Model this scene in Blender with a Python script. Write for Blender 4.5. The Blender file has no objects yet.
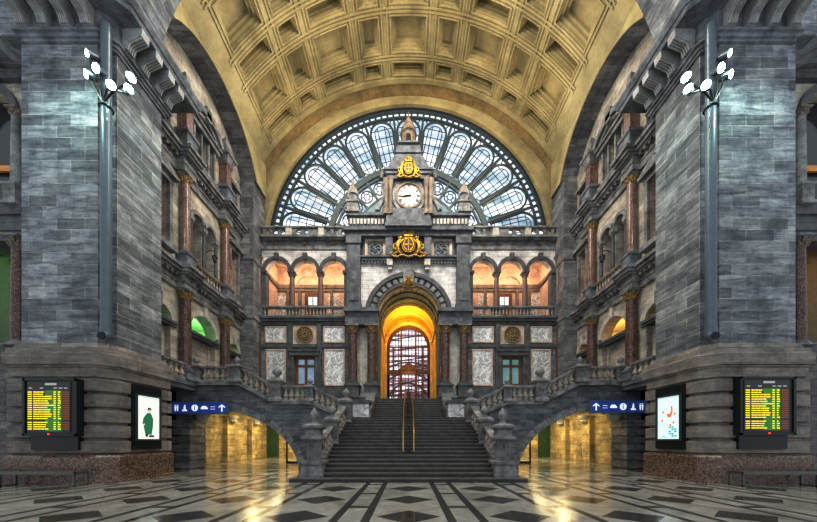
import bpy, bmesh, math, random
from math import sin, cos, pi, radians, sqrt, atan2, asin
from mathutils import Vector, Matrix
from mathutils.geometry import tessellate_polygon
random.seed(7)
C = bpy.context.scene.collection
F = 300.0; EYE = 1.6; HX, HY = 408.5, 440.0
def fx(px, d): return (px - HX) * d / F
def fz(py, d): return EYE + (HY - py) * d / F

# ------------------------------------------------------------------ materials
class NT:
    def __init__(s, name):
        m = bpy.data.materials.new(name); m.use_nodes = True
        s.m = m; s.t = m.node_tree; s.n = s.t.nodes; s.l = s.t.links
        s.b = s.n['Principled BSDF']; s.out = s.n['Material Output']
    def add(s, typ, **kw):
        n = s.n.new(typ)
        for k, v in kw.items(): setattr(n, k, v)
        return n
    def put(s, node, idx, v):
        if hasattr(v, 'links') or hasattr(v, 'is_output'): s.l.new(v, node.inputs[idx])
        elif v is not None: node.inputs[idx].default_value = v
    def math(s, op, a, b=None, c=None):
        n = s.add('ShaderNodeMath', operation=op)
        for i, v in enumerate((a, b, c)): s.put(n, i, v)
        return n.outputs[0]
    def mix(s, f, a, b, blend='MIX'):
        n = s.add('ShaderNodeMix', data_type='RGBA', blend_type=blend)
        s.put(n, 0, f); s.put(n, 6, a); s.put(n, 7, b)
        return n.outputs[2]
    def ramp(s, f, stops):
        n = s.add('ShaderNodeValToRGB'); e = n.color_ramp.elements
        while len(e) < len(stops): e.new(0.5)
        for q, (p, c) in zip(e, stops): q.position = p; q.color = c if len(c) == 4 else (*c, 1)
        s.l.new(f, n.inputs[0]); return n.outputs[0]
    def noise(s, scale, detail=5, vec=None, rough=.6, dist=0):
        n = s.add('ShaderNodeTexNoise'); n.inputs['Scale'].default_value = scale
        n.inputs['Detail'].default_value = detail; n.inputs['Roughness'].default_value = rough
        n.inputs['Distortion'].default_value = dist
        if vec is not None: s.l.new(vec, n.inputs['Vector'])
        return n.outputs[0]
    def obj(s): return s.add('ShaderNodeTexCoord').outputs['Object']
    def bump(s, h, strength=.3, dist=.05):
        n = s.add('ShaderNodeBump'); n.inputs['Strength'].default_value = strength; n.inputs['Distance'].default_value = dist
        s.l.new(h, n.inputs['Height']); s.l.new(n.outputs[0], s.b.inputs['Normal'])
    def base(s, c, rough=.7, metal=0):
        s.put(s.b, 'Base Color', c); s.b.inputs['Roughness'].default_value = rough; s.b.inputs['Metallic'].default_value = metal
def c4(c): return (*c, 1.0)

def ashlar(name, dark, light, mortar, bw=.9, bh=.42, rough=.75, ms=.012, bmp=.5, streak=.5):
    t = NT(name); o = t.obj()
    sp = t.add('ShaderNodeSeparateXYZ'); t.l.new(o, sp.inputs[0])
    g = t.add('ShaderNodeNewGeometry'); sn = t.add('ShaderNodeSeparateXYZ'); t.l.new(g.outputs['Normal'], sn.inputs[0])
    nx = t.math('GREATER_THAN', t.math('ABSOLUTE', sn.outputs[0]), .75)
    nz = t.math('GREATER_THAN', t.math('ABSOLUTE', sn.outputs[2]), .8)
    u = t.math('ADD', t.math('MULTIPLY', sp.outputs[1], nx), t.math('MULTIPLY', sp.outputs[0], t.math('SUBTRACT', 1, nx)))
    v = t.math('ADD', t.math('MULTIPLY', sp.outputs[1], nz), t.math('MULTIPLY', sp.outputs[2], t.math('SUBTRACT', 1, nz)))
    cv = t.add('ShaderNodeCombineXYZ'); t.l.new(u, cv.inputs[0]); t.l.new(v, cv.inputs[1])
    br = t.add('ShaderNodeTexBrick'); t.l.new(cv.outputs[0], br.inputs['Vector'])
    br.inputs['Scale'].default_value = 1; br.inputs['Brick Width'].default_value = bw; br.inputs['Row Height'].default_value = bh
    br.inputs['Mortar Size'].default_value = ms; br.inputs['Mortar Smooth'].default_value = .3; br.inputs['Bias'].default_value = 0
    br.inputs['Color1'].default_value = c4(dark); br.inputs['Color2'].default_value = c4(light); br.inputs['Mortar'].default_value = c4(mortar)
    n1 = t.noise(1.1, 7, o, .7); n2 = t.noise(9, 4, o)
    mp = t.add('ShaderNodeMapping'); mp.inputs['Scale'].default_value = (.7, .7, 5); t.l.new(o, mp.inputs[0])
    n3 = t.noise(1.3, 5, mp.outputs[0], .75, .6)
    col = t.mix(1, br.outputs[0], t.ramp(n1, [(.32, (.45, .47, .52)), (.5, (.95, .95, .95)), (.68, (1.4, 1.34, 1.26))]), 'MULTIPLY')
    col = t.mix(streak, col, t.ramp(n3, [(.35, (.35, .36, .4)), (.52, (1, 1, 1)), (.7, (1.5, 1.48, 1.42))]), 'MULTIPLY')
    col = t.mix(.5, col, t.ramp(n2, [(.3, (.7, .7, .7)), (.7, (1.2, 1.2, 1.2))]), 'MULTIPLY')
    t.base(col, rough)
    h = t.math('ADD', t.math('MULTIPLY', br.outputs[1], -1.0), t.math('MULTIPLY', n2, .35))
    t.bump(h, bmp, .03); return t.m
def stone(name, c, var=.35, scale=2.2, rough=.7, bmp=.25, tint=(1, 1, 1)):
    t = NT(name); o = t.obj(); n1 = t.noise(scale, 7, o, .65); n2 = t.noise(scale * 7, 4, o)
    lo = tuple(x * (1 - var) for x in c); hi = tuple(min(1, x * (1 + var) * y) for x, y in zip(c, tint))
    col = t.ramp(n1, [(.36, lo), (.64, hi)])
    col = t.mix(.7, col, t.ramp(n2, [(.3, (.65, .65, .65)), (.7, (1.25, 1.25, 1.25))]), 'MULTIPLY')
    t.base(col, rough); t.bump(n2, bmp, .02); return t.m
def marble(name, a, b, vein, scale=3, rough=.2, vs=.06):
    t = NT(name); o = t.obj(); n = t.noise(scale, 8, o, .7, 1.2)
    col = t.ramp(n, [(.32, a), (.55, b), (.75, a)])
    v = t.noise(scale * 1.7, 6, o, .65, 2.0)
    ve = t.math('LESS_THAN', t.math('ABSOLUTE', t.math('SUBTRACT', v, .5)), vs * .35)
    col = t.mix(ve, col, c4(vein)); t.base(col, rough); return t.m
def plain(name, c, rough=.5, metal=0, var=.15, scale=6):
    t = NT(name); n = t.noise(scale, 4, t.obj())
    t.base(t.ramp(n, [(.3, tuple(x * (1 - var) for x in c)), (.7, tuple(min(1, x * (1 + var)) for x in c))]), rough, metal); return t.m
def glow(name, c, strength, base=None, var=0, scale=3):
    t = NT(name); t.base(c4(base or c), .4)
    if var:
        n = t.noise(scale, 4, t.obj())
        t.l.new(t.ramp(n, [(.3, tuple(x * (1 - var) for x in c)), (.7, c)]), t.b.inputs['Emission Color'])
    else: t.b.inputs['Emission Color'].default_value = c4(c)
    t.b.inputs['Emission Strength'].default_value = strength; return t.m

M = {}
M['blue_ashlar'] = ashlar('blue_ashlar', (.115, .128, .142), (.30, .32, .335), (.36, .36, .365), 1.05, .43, streak=.95)
M['pier_base'] = ashlar('pier_base', (.17, .152, .135), (.28, .25, .22), (.09, .085, .08), 1.6, 5, streak=.6, bmp=.35)
M['grey_ashlar'] = ashlar('grey_ashlar', (.12, .125, .135), (.25, .255, .26), (.10, .10, .105), .8, .36, streak=.7)
M['dark_ashlar'] = ashlar('dark_ashlar', (.10, .11, .123), (.205, .215, .23), (.07, .07, .075), .9, .3, streak=.7)
M['beige_ashlar'] = ashlar('beige_ashlar', (.38, .34, .285), (.52, .475, .40), (.26, .23, .19), .75, .36, streak=.35, bmp=.3)
M['white_ashlar'] = ashlar('white_ashlar', (.54, .52, .515), (.66, .635, .62), (.33, .32, .32), .6, .3, streak=.3, bmp=.25)
M['warm_ashlar'] = ashlar('warm_ashlar', (.36, .29, .15), (.55, .45, .25), (.16, .12, .06), .8, .4, streak=.5)
M['edge_block'] = ashlar('edge_block', (.12, .115, .12), (.2, .19, .19), (.05, .05, .05), .5, .34, streak=.6)
M['grey_stone'] = stone('grey_stone', (.19, .19, .19), .55)
M['blue_stone'] = stone('blue_stone', (.15, .165, .185), .5)
M['slate_stone'] = stone('slate_stone', (.105, .115, .13), .5)
M['rose_marble'] = marble('rose_marble', (.05, .028, .022), (.19, .098, .074), (.38, .28, .22), 2.0, .25, .03)
M['dark_stone'] = stone('dark_stone', (.085, .088, .095), .4)
M['brown_stone'] = stone('brown_stone', (.20, .16, .125), .4)
M['bracket_stone'] = stone('bracket_stone', (.34, .34, .34), .25)
M['pale_stone'] = stone('pale_stone', (.46, .43, .38), .25)
M['pink_stone'] = stone('pink_stone', (.52, .40, .33), .25)
M['baluster'] = stone('baluster', (.40, .345, .285), .4, 5)
M['red_marble'] = marble('red_marble', (.022, .011, .009), (.095, .040, .029), (.30, .21, .165), 2.0, .2, .03)
M['red_granite'] = marble('red_granite', (.024, .012, .009), (.10, .046, .031), (.38, .28, .21), 3.5, .22, .06)
M['column_dark'] = marble('column_dark', (.07, .04, .035), (.17, .10, .085), (.35, .25, .2), 4, .25, .04)
M['white_marble'] = marble('white_marble', (.50, .50, .50), (.80, .79, .77), (.28, .28, .30), .8, .25, .07)
M['step'] = stone('step', (.035, .033, .03), .35, 3, .45)
M['nosing'] = stone('nosing', (.13, .12, .108), .35, 3, .4)
M['gilding'] = plain('gilding', (.34, .22, .06), .5, .6, .3, 10)
M['dark_gilding'] = plain('dark_gilding', (.06, .04, .015), .5, .5, .5, 8)
M['shield_red'] = plain('shield_red', (.045, .014, .01), .35)
M['gold'] = plain('gold', (.38, .235, .04), .4, .85, .65, 9)
M['dull_gold'] = plain('dull_gold', (.30, .19, .07), .5, .4, .4, 12)
M['brass'] = plain('brass', (.50, .36, .12), .28, 1, .2)
M['wood'] = plain('wood', (.16, .06, .018), .45, 0, .35, 4)
M['orange_wood'] = plain('orange_wood', (.50, .22, .05), .5, 0, .3, 4)
M['black_metal'] = plain('black_metal', (.012, .017, .018), .35, .3)
M['iron'] = plain('iron', (.06, .075, .08), .5, .5)
M['leadwork'] = plain('leadwork', (.035, .04, .045), .5, .3)
M['green_iron'] = plain('green_iron', (.06, .083, .09), .5, .3)
M['steel'] = plain('steel', (.10, .135, .16), .35, .2, .1)
M['bench_steel'] = plain('bench_steel', (.16, .155, .15), .35, .7)
M['void'] = plain('void', (.012, .012, .013), .8)
M['blue_sign'] = glow('blue_sign', (.015, .04, .20), .55, (.02, .05, .22))
M['white_sign'] = glow('white_sign', (.62, .68, .8), .75)
M['green_door'] = plain('green_door', (.03, .075, .035), .45)
M['blue_pane'] = glow('blue_pane', (.40, .55, .72), .55, (.1, .12, .15), .5, 1.2)
M['teal_pane'] = glow('teal_pane', (.22, .45, .45), .6, (.1, .12, .12), .4, 1.2)
M['dark_pane'] = plain('dark_pane', (.02, .025, .03), .1)
M['glowing_pane'] = glow('glowing_pane', (.42, .17, .04), .35, (.05, .03, .02), .7, 1.5)  # pane glows by itself, in place of light from a room behind
M['screen'] = glow('screen', (.012, .014, .012), .6, (.01, .01, .01))
M['row_yellow'] = glow('row_yellow', (.72, .58, .02), .8)
M['row_green'] = glow('row_green', (.03, .16, .012), .6)
M['row_red'] = glow('row_red', (.20, .05, .015), .5)
M['header_grey'] = glow('header_grey', (.35, .36, .34), .5)
M['red_lamp'] = glow('red_lamp', (1, .05, .02), 2)
M['lightbox'] = glow('lightbox', (.70, .76, .70), .62)
M['lightbox_blue'] = glow('lightbox_blue', (.58, .72, .76), .66)
M['print_green'] = glow('print_green', (.02, .14, .075), .8)
M['print_skin'] = glow('print_skin', (.6, .36, .26), .9)
M['print_dark'] = glow('print_dark', (.03, .03, .03), .8)
M['print_red'] = glow('print_red', (.75, .13, .03), 1.0)
M['print_teal'] = glow('print_teal', (.03, .30, .32), .8)
M['lamp_on'] = glow('lamp_on', (.72, 1, .88), 45)
M['dial'] = glow('dial', (.86, .84, .74), .06, (.42, .40, .35))
M['dark_paint'] = plain('dark_paint', (.01, .01, .012), .4)
M['teal_dome'] = plain('teal_dome', (.16, .24, .28), .5)
M['frosted_room'] = plain('frosted_room', (.50, .50, .42), .7)
M['salmon'] = stone('salmon', (.62, .46, .36), .15, 3)

def vault_mat():
    t = NT('vault_plaster'); o = t.obj(); n1 = t.noise(.55, 6, o); n2 = t.noise(6, 4, o)
    col = t.ramp(n1, [(.3, (.25, .205, .10)), (.5, (.38, .32, .165)), (.72, (.52, .445, .25))])
    col = t.mix(.5, col, t.ramp(n2, [(.3, (.75, .75, .72)), (.7, (1.15, 1.15, 1.15))]), 'MULTIPLY')
    t.base(col, .65); return t.m
M['vault'] = vault_mat()
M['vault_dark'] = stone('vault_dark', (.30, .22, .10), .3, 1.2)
def yellow_mat():
    t = NT('yellow_plaster'); o = t.obj(); n = t.noise(1.2, 5, o)
    t.base(t.ramp(n, [(.3, (.66, .38, .025)), (.7, (.85, .54, .05))]), .6); return t.m
M['yellow'] = yellow_mat()
M['pale_yellow'] = stone('pale_yellow', (.74, .56, .22), .2)

def floor_mat():
    t = NT('floor_marble'); o = t.obj()
    sp = t.add('ShaderNodeSeparateXYZ'); t.l.new(o, sp.inputs[0])
    X, Y = sp.outputs[0], sp.outputs[1]
    dx = t.math('PINGPONG', X, 1.175)
    dy = t.math('PINGPONG', t.math('ADD', Y, 1.8 * 12 - 8.07), .9)
    dia = t.math('LESS_THAN', t.math('ADD', t.math('DIVIDE', dx, .67), t.math('DIVIDE', dy, .55)), 1)
    band = t.math('LESS_THAN', t.math('ABSOLUTE', t.math('SUBTRACT', dx, .86)), .09)
    cross = t.math('MULTIPLY', t.math('GREATER_THAN', dy, .79), t.math('GREATER_THAN', dx, .86))
    thin = t.math('MULTIPLY', t.math('GREATER_THAN', dy, .885), 1)
    dk = t.math('MAXIMUM', t.math('MAXIMUM', dia, band), cross)
    n1 = t.noise(.9, 7, o, .65, 1); n2 = t.noise(5, 5, o, .7, 1.5)
    light = t.ramp(n1, [(.3, (.20, .195, .175)), (.7, (.42, .41, .365))])
    dark = t.ramp(n2, [(.3, (.012, .012, .013)), (.75, (.05, .048, .045))])
    col = t.mix(dk, light, dark); col = t.mix(t.math('MULTIPLY', thin, .5), col, (.08, .08, .08, 1))
    vn = t.math('LESS_THAN', t.math('ABSOLUTE', t.math('SUBTRACT', n2, .5)), .015)
    col = t.mix(t.math('MULTIPLY', vn, .35), col, (.15, .145, .13, 1))
    t.base(col, .2)
    t.l.new(t.ramp(n1, [(.3, (.10, .10, .10)), (.7, (.24, .24, .24))]), t.b.inputs['Roughness'])
    t.bump(t.noise(1.6, 3, o), .06, .03); return t.m
M['floor'] = floor_mat()
def fan_glass():
    t = NT('fan_glass'); o = t.obj()
    mp = t.add('ShaderNodeMapping'); mp.inputs['Scale'].default_value = (.25, 1, 1.5); mp.inputs['Rotation'].default_value = (0, .12, 0); t.l.new(o, mp.inputs[0])
    n = t.noise(.8, 4, mp.outputs[0], .6); n2 = t.noise(.5, 3, o)
    c = t.ramp(n, [(.30, (.12, .20, .25)), (.43, (.34, .45, .53)), (.53, (.64, .72, .83)), (.64, (1.0, .98, .96))])
    c = t.mix(t.ramp(n2, [(.5, (0, 0, 0)), (.7, (.5, .5, .5))]), c, (.72, .62, .70, 1))
    t.base((.05, .06, .08, 1), .15); t.l.new(c, t.b.inputs['Emission Color']); t.b.inputs['Emission Strength'].default_value = 1.3
    return t.m
M['fan_glass'] = fan_glass()
def shed_glass():
    t = NT('shed_glass'); o = t.obj()
    mp = t.add('ShaderNodeMapping'); mp.inputs['Scale'].default_value = (.15, 1, 1.6); mp.inputs['Rotation'].default_value = (0, .2, 0); t.l.new(o, mp.inputs[0])
    n = t.noise(1.1, 3, mp.outputs[0], .7)
    c = t.ramp(n, [(.36, (.09, .02, .03)), (.45, (.30, .18, .24)), (.52, (.75, .70, .80)), (.65, (1, .97, .98))])
    t.base((.1, .1, .1, 1), .3); t.l.new(c, t.b.inputs['Emission Color']); t.b.inputs['Emission Strength'].default_value = 1.3
    return t.m
M['shed_glass'] = shed_glass()

# ------------------------------------------------------------------ mesh builder
class MB:
    """collects geometry; s=-1/1 mirrors x (written for the left side, x<0, when s=1)"""
    def __init__(s, sx=1): s.v = []; s.f = []; s.sx = sx; s.mi = []; s.cur = 0; s.xf = None
    def add(s, vs, fs):
        o = len(s.v)
        for p in vs:
            p = Vector(p)
            if s.xf is not None: p = s.xf @ p
            s.v.append((p.x * s.sx, p.y, p.z))
        for f in fs: s.f.append(tuple(o + i for i in f)); s.mi.append(s.cur)
    def box(s, x0, x1, y0, y1, z0, z1):
        s.add([(x0,y0,z0),(x1,y0,z0),(x1,y1,z0),(x0,y1,z0),(x0,y0,z1),(x1,y0,z1),(x1,y1,z1),(x0,y1,z1)],
              [(0,3,2,1),(4,5,6,7),(0,1,5,4),(1,2,6,5),(2,3,7,6),(3,0,4,7)]); return s
    def beam(s, a, b, w, h, up=Vector((0, 0, 1))):
        a, b = Vector(a), Vector(b); d = (b - a).normalized(); sd = d.cross(up)
        if sd.length < 1e-4: sd = Vector((1, 0, 0))
        sd.normalize(); u = up if abs(d.dot(up)) < .9 else sd.cross(d)
        vs = []
        for p in (a, b):
            for i, j in ((-1,-1),(1,-1),(1,1),(-1,1)): vs.append(p + sd * (w/2*i) + u * (h/2*j))
        s.add(vs, [(0,1,2,3),(7,6,5,4),(0,4,5,1),(1,5,6,2),(2,6,7,3),(3,7,4,0)]); return s
    def prism(s, poly, ax, a0, a1, holes=()):
        def P(u, v, a): return {'y': (u, a, v), 'x': (a, u, v), 'z': (u, v, a)}[ax]
        loops = [list(poly)] + [list(h) for h in holes]
        flat = [p for l in loops for p in l]; n = len(flat)
        tri = tessellate_polygon([[Vector((p[0], p[1], 0)) for p in l] for l in loops])
        vs = [P(u, v, a0) for u, v in flat] + [P(u, v, a1) for u, v in flat]
        fs = [tuple(t) for t in tri] + [tuple(n + i for i in reversed(t)) for t in tri]
        o = 0
        for l in loops:
            k = len(l)
            for i in range(k):
                j = (i + 1) % k; fs.append((o+i, o+j, n+o+j, n+o+i))
            o += k
        s.add(vs, fs); return s
    def lathe(s, c, prof, n=16, flute=0):
        cx, cy, cz = c; vs = []; fs = []
        for r, z in prof:
            for i in range(n):
                a = 2*pi*i/n; vs.append((cx + r*cos(a), cy + r*sin(a), cz + z))
        m = len(prof)
        for k in range(m-1):
            for i in range(n):
                j = (i+1) % n; fs.append((k*n+i, k*n+j, (k+1)*n+j, (k+1)*n+i))
        fs.append(tuple(reversed(range(n)))); fs.append(tuple((m-1)*n+i for i in range(n)))
        s.add(vs, fs); return s
    def sq(s, c, prof):
        """square-section lathe, prof of (half width, z)"""
        cx, cy, cz = c; vs = []; fs = []
        for r, z in prof:
            for i, j in ((-1,-1),(1,-1),(1,1),(-1,1)): vs.append((cx+r*i, cy+r*j, cz+z))
        m = len(prof)
        for k in range(m-1):
            for i in range(4):
                j = (i+1) % 4; fs.append((k*4+i, k*4+j, (k+1)*4+j, (k+1)*4+i))
        fs.append((3,2,1,0)); fs.append(tuple((m-1)*4+i for i in range(4)))
        s.add(vs, fs); return s
    def loft(s, polys):
        """polys: list of (list of xy, z), all of one length"""
        n = len(polys[0][0]); vs = [(x, y, z) for p, z in polys for x, y in p]; fs = []
        for k in range(len(polys)-1):
            for i in range(n):
                j = (i+1) % n; fs.append((k*n+i, k*n+j, (k+1)*n+j, (k+1)*n+i))
        fs.append(tuple(reversed(range(n)))); fs.append(tuple((len(polys)-1)*n+i for i in range(n)))
        s.add(vs, fs); return s
    def ring(s, c, r0, r1, a0, a1, y0, y1, n=24, ax='y'):
        """arch ring in the xz plane (or yz for ax='x'), y0..y1 along the axis; angles in degrees from +u"""
        vs = []; fs = []
        for i in range(n+1):
            a = radians(a0 + (a1-a0)*i/n)
            for r, y in ((r0,y0),(r1,y0),(r1,y1),(r0,y1)):
                u, v = c[0]+r*cos(a), c[1]+r*sin(a)
                vs.append((u, y, v) if ax == 'y' else (y, u, v))
        for i in range(n):
            for k in range(4):
                j = (k+1) % 4; fs.append((i*4+k, i*4+j, i*4+4+j, i*4+4+k))
        fs.append((0,1,2,3)); fs.append((n*4+3, n*4+2, n*4+1, n*4)); s.add(vs, fs); return s
    def tube(s, pts, r, n=8, closed=False):
        pts = [Vector(p) for p in pts]; m = len(pts); vs = []; fs = []
        for i, p in enumerate(pts):
            d = (pts[(i+1) % m] - pts[i-1]) if closed else (pts[min(i+1, m-1)] - pts[max(i-1, 0)])
            d.normalize(); a = d.orthogonal() if abs(d.y) > .99 else d.cross(Vector((0,1,0))); a.normalize(); b = d.cross(a)
            rr = r[i] if isinstance(r, (list, tuple)) else r
            for k in range(n):
                t = 2*pi*k/n; vs.append(p + a*(rr*cos(t)) + b*(rr*sin(t)))
        for i in range(m if closed else m-1):
            for k in range(n):
                j = (k+1) % n; q = (i+1) % m; fs.append((i*n+k, i*n+j, q*n+j, q*n+k))
        if not closed: fs.append(tuple(reversed(range(n)))); fs.append(tuple((m-1)*n+k for k in range(n)))
        s.add(vs, fs); return s
    def ball(s, c, r, n=12, sz=1):
        prof = [(r*sin(pi*i/8)+1e-4, -r*sz*cos(pi*i/8)) for i in range(9)]
        return s.lathe(c, prof, n)
    def mesh(s, name, mats, smooth=False):
        me = bpy.data.meshes.new(name); me.from_pydata(s.v, [], s.f)
        for m in (mats if isinstance(mats, (list, tuple)) else [mats]): me.materials.append(M[m])
        if s.cur or any(s.mi): me.polygons.foreach_set('material_index', s.mi)
        bm = bmesh.new(); bm.from_mesh(me); bmesh.ops.recalc_face_normals(bm, faces=bm.faces); bm.to_mesh(me); bm.free()
        if smooth:
            me.polygons.foreach_set('use_smooth', [True]*len(me.polygons)); me.set_sharp_from_angle(angle=radians(40))
        return me
def link(name, me, parent=None, loc=(0,0,0), rz=0, scale=(1,1,1)):
    o = bpy.data.objects.new(name, me); C.objects.link(o); o.location = loc; o.rotation_euler = (0,0,rz); o.scale = scale
    if parent: o.parent = parent
    return o
def obj(name, mb, mat, parent=None, smooth=False, loc=(0,0,0)): return link(name, mb.mesh(name, mat, smooth), parent, loc)
def tag(o, label, cat, group=None, kind='thing'):
    o['label'] = label; o['category'] = cat; o['kind'] = kind
    if group: o['group'] = group
    return o
def thing(name, label, cat, loc=(0,0,0), rz=0, group=None, scale=(1,1,1)):
    return tag(link(name, None, None, loc, rz, scale), label, cat, group)
def struct(name, mb, mat, parent=None, smooth=False):
    o = obj(name, mb, mat, parent, smooth)
    if parent is None: o['kind'] = 'structure'
    return o
PROTO = {}
def place(key, build, name, label, cat, loc, rz=0, group=None, scale=(1,1,1)):
    """things of one kind share the meshes of their parts; build() gives [(part, mesh, [(sub-part, mesh, loc)], loc)]"""
    if key not in PROTO: PROTO[key] = build()
    t = thing(name, label, cat, loc, rz, group, scale)
    for part, me, subs, pl in PROTO[key]:
        p = link(part, me, t, pl)
        for sn, sm, sl in subs: link(sn, sm, p, sl)
    return t
def arch_poly(x0, x1, z0, zs, n=16, rise=None):
    """opening outline: rectangle with a semicircular (or segmental) head; from lower left, clockwise"""
    c = (x0+x1)/2; w = (x1-x0)/2; pts = [(x0, z0), (x0, zs)]
    if rise is None: rise = w
    R = (w*w + rise*rise)/(2*rise); zc = zs + rise - R; a = asin(min(1, w/R)) if rise <= w else pi - asin(w/R)
    for i in range(1, n): t = -a + 2*a*i/n; pts.append((c + R*sin(t), zc + R*cos(t)))
    return pts + [(x1, zs), (x1, z0)]
def rect(x0, x1, z0, z1): return [(x0,z0),(x1,z0),(x1,z1),(x0,z1)]
def offs(poly, d):
    """offset a convex counter-clockwise xy polygon outwards"""
    n = len(poly); out = []
    for i in range(n):
        p0, p1, p2 = Vector(poly[i-1]), Vector(poly[i]), Vector(poly[(i+1) % n])
        e1 = (p1-p0).normalized(); e2 = (p2-p1).normalized(); n1 = Vector((e1.y, -e1.x)); n2 = Vector((e2.y, -e2.x))
        b = (n1+n2); b = b / max(.3, b.length_squared) * 2; out.append((p1.x + b.x*d, p1.y + b.y*d))
    return out
SIDE = {1: 'left', -1: 'right'}

# ================================================================== SETTING
fl = MB(); fl.add([(-24,-6,0),(24,-6,0),(24,46,0),(-24,46,0)], [(0,1,2,3)]); struct('floor', fl, 'floor')

XW = 11.9; X0 = 11.2; YP0, YP1 = 11.2, 13.6
XR = 10.75                                  # plane of the side arches and rear piers
ZC = 15.29; RB = 12.88                      # barrel vault axis height and radius
Y_END = 22.2; DB = 22.4; YWN = 23.5
# ---- coffered barrel vault
def vault():
    m = MB(); per = 22.6
    th = [-53.0]; cells = []
    for k in range(-2, 3):
        cells.append((k*per-5.3, k*per+5.3, 'A'))
        if k < 2: cells.append((k*per+per/2-2.9, k*per+per/2+2.9, 'B'))
    tb = [(-53.0, cells[0][0], None)]
    for i, c in enumerate(cells):
        tb.append(c)
        tb.append((c[1], cells[i+1][0] if i+1 < len(cells) else 53.0, None))
    yb = []; y = 21.85
    yb.append((21.85, Y_END, None))
    while y > 12.0:
        yb.append((y-.85, y, 'S')); y -= .85; yb.append((y-.45, y, None)); y -= .45
        yb.append((y-1.85, y, 'L')); y -= 1.85; yb.append((y-.45, y, None)); y -= .45
    def P(t, y, r): a = radians(t); return (r*sin(a), y, ZC + r*cos(a))
    def quadstrip(t0, t1, y0, y1, r, n):
        vs = []; fs = []
        for i in range(n+1): vs += [P(t0+(t1-t0)*i/n, y0, r), P(t0+(t1-t0)*i/n, y1, r)]
        for i in range(n): fs.append((2*i, 2*i+1, 2*i+3, 2*i+2))
        m.add(vs, fs)
    deg = 180/pi/RB
    for (t0, t1, tk) in tb:
        for (y0, y1, yk) in yb:
            if not (tk and yk): quadstrip(t0, t1, y0, y1, RB, 3); continue
            w = (t1-t0)/deg; h = y1-y0; mn = min(w, h)
            # fillet raised, then three steps of recess
            st = [(0, 0), (0, -.06), (.05, -.06), (.05, .06), (.11, .06), (.12, .20), (.12+.07*mn, .21), (.13+.07*mn, .36), (.13+.14*mn, .37), (.14+.14*mn, .55)]
            n = 4; rings = []
            for ins, dr in st:
                ins = min(ins, mn*.46); a0, a1 = t0+ins*deg, t1-ins*deg; b0, b1 = y0+ins, y1-ins; R = RB+dr
                rings.append([P(a0+(a1-a0)*i/n, b0, R) for i in range(n+1)] + [P(a0+(a1-a0)*i/n, b1, R) for i in range(n, -1, -1)])
            k = len(rings[0])
            for q in range(len(rings)-1):
                m.add(rings[q]+rings[q+1], [(i, (i+1) % k, k+(i+1) % k, k+i) for i in range(k)])
            last = rings[-1]; m.add(last, [(i, i+1, k-2-i, k-1-i) for i in range(n)])
    for c in cells:
        for e in ((c[0]-.75), (c[1]+.75)):
            m.ring((0, ZC), RB-.06, RB+.02, 90-e-.15, 90-e+.15, 13.0, 21.9, 1)
    for (y0, y1, yk) in yb:
        if yk is None and y0 > 12.5:
            for f in (.3, .7): yy = y0+(y1-y0)*f; m.ring((0, ZC), RB-.06, RB+.02, 37.5, 142.5, yy-.04, yy+.04, 50)
    return m
v = vault(); me = v.mesh('ceiling', 'vault'); ce = link('ceiling', me); ce['kind'] = 'structure'
# smooth border bands of the vault, and the end soffit by the window wall
b = MB()
for sgn in (1, -1): b.ring((0, ZC), RB, RB+.5, 90+sgn*53, 90+sgn*56.7, 13.6, 23.2, 3)
b.ring((0, ZC), RB-.12, RB+.5, 20, 160, 21.95, 22.25, 48)
struct('trim_1', b, 'vault', smooth=True)
b = MB(); b.ring((0, ZC), RB-.0, RB+.6, 0, 180, 22.2, 23.6, 60); struct('trim_2', b, 'vault_dark', smooth=True)
# outer shell so no light leaks through behind
b = MB(); b.ring((0, ZC), RB+.95, RB+1.2, 0, 180, 11.5, 25.5, 40); struct('ceiling_shell', b, 'void')

# ---- transverse stone arch over the two front piers
b = MB(); b.ring((0, 15.9), 11.75, 17, 3, 177, YP0, YP1, 60); struct('wall_front_arch', b, 'blue_ashlar', smooth=True)

# ---- window wall ring
b = MB(); n = 60; WZ = EYE+191.5*YWN/F; WR = 138.5*YWN/F; WB = WZ+.25; RO = WR*1.0
ai = asin((WB-WZ)/RO)
outer = [((RB+.3)*cos(pi*i/n), ZC+(RB+.3)*sin(pi*i/n)) for i in range(n+1)] + [(-13.2, WB)]
outer += [(RO*cos(pi-ai-(pi-2*ai)*i/80), WZ+RO*sin(pi-ai-(pi-2*ai)*i/80)) for i in range(81)] + [(13.2, WB)]
b.prism(outer, 'y', 23.15, 23.5); struct('wall_back', b, 'vault')
b = MB(); b.ring((0, WZ), RO, RO+.32, 2, 178, 23.07, 23.17, 60); b.ring((0, WZ), RO+.8, RO+.9, 2, 178, 23.1, 23.17, 60); struct('trim_3', b, 'vault', smooth=True)
b = MB(); b.ring((0, WZ), WR-.1, WR+.1, 2, 178, 23.3, 23.52, 60); struct('trim_4', b, 'leadwork', smooth=True)

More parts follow.
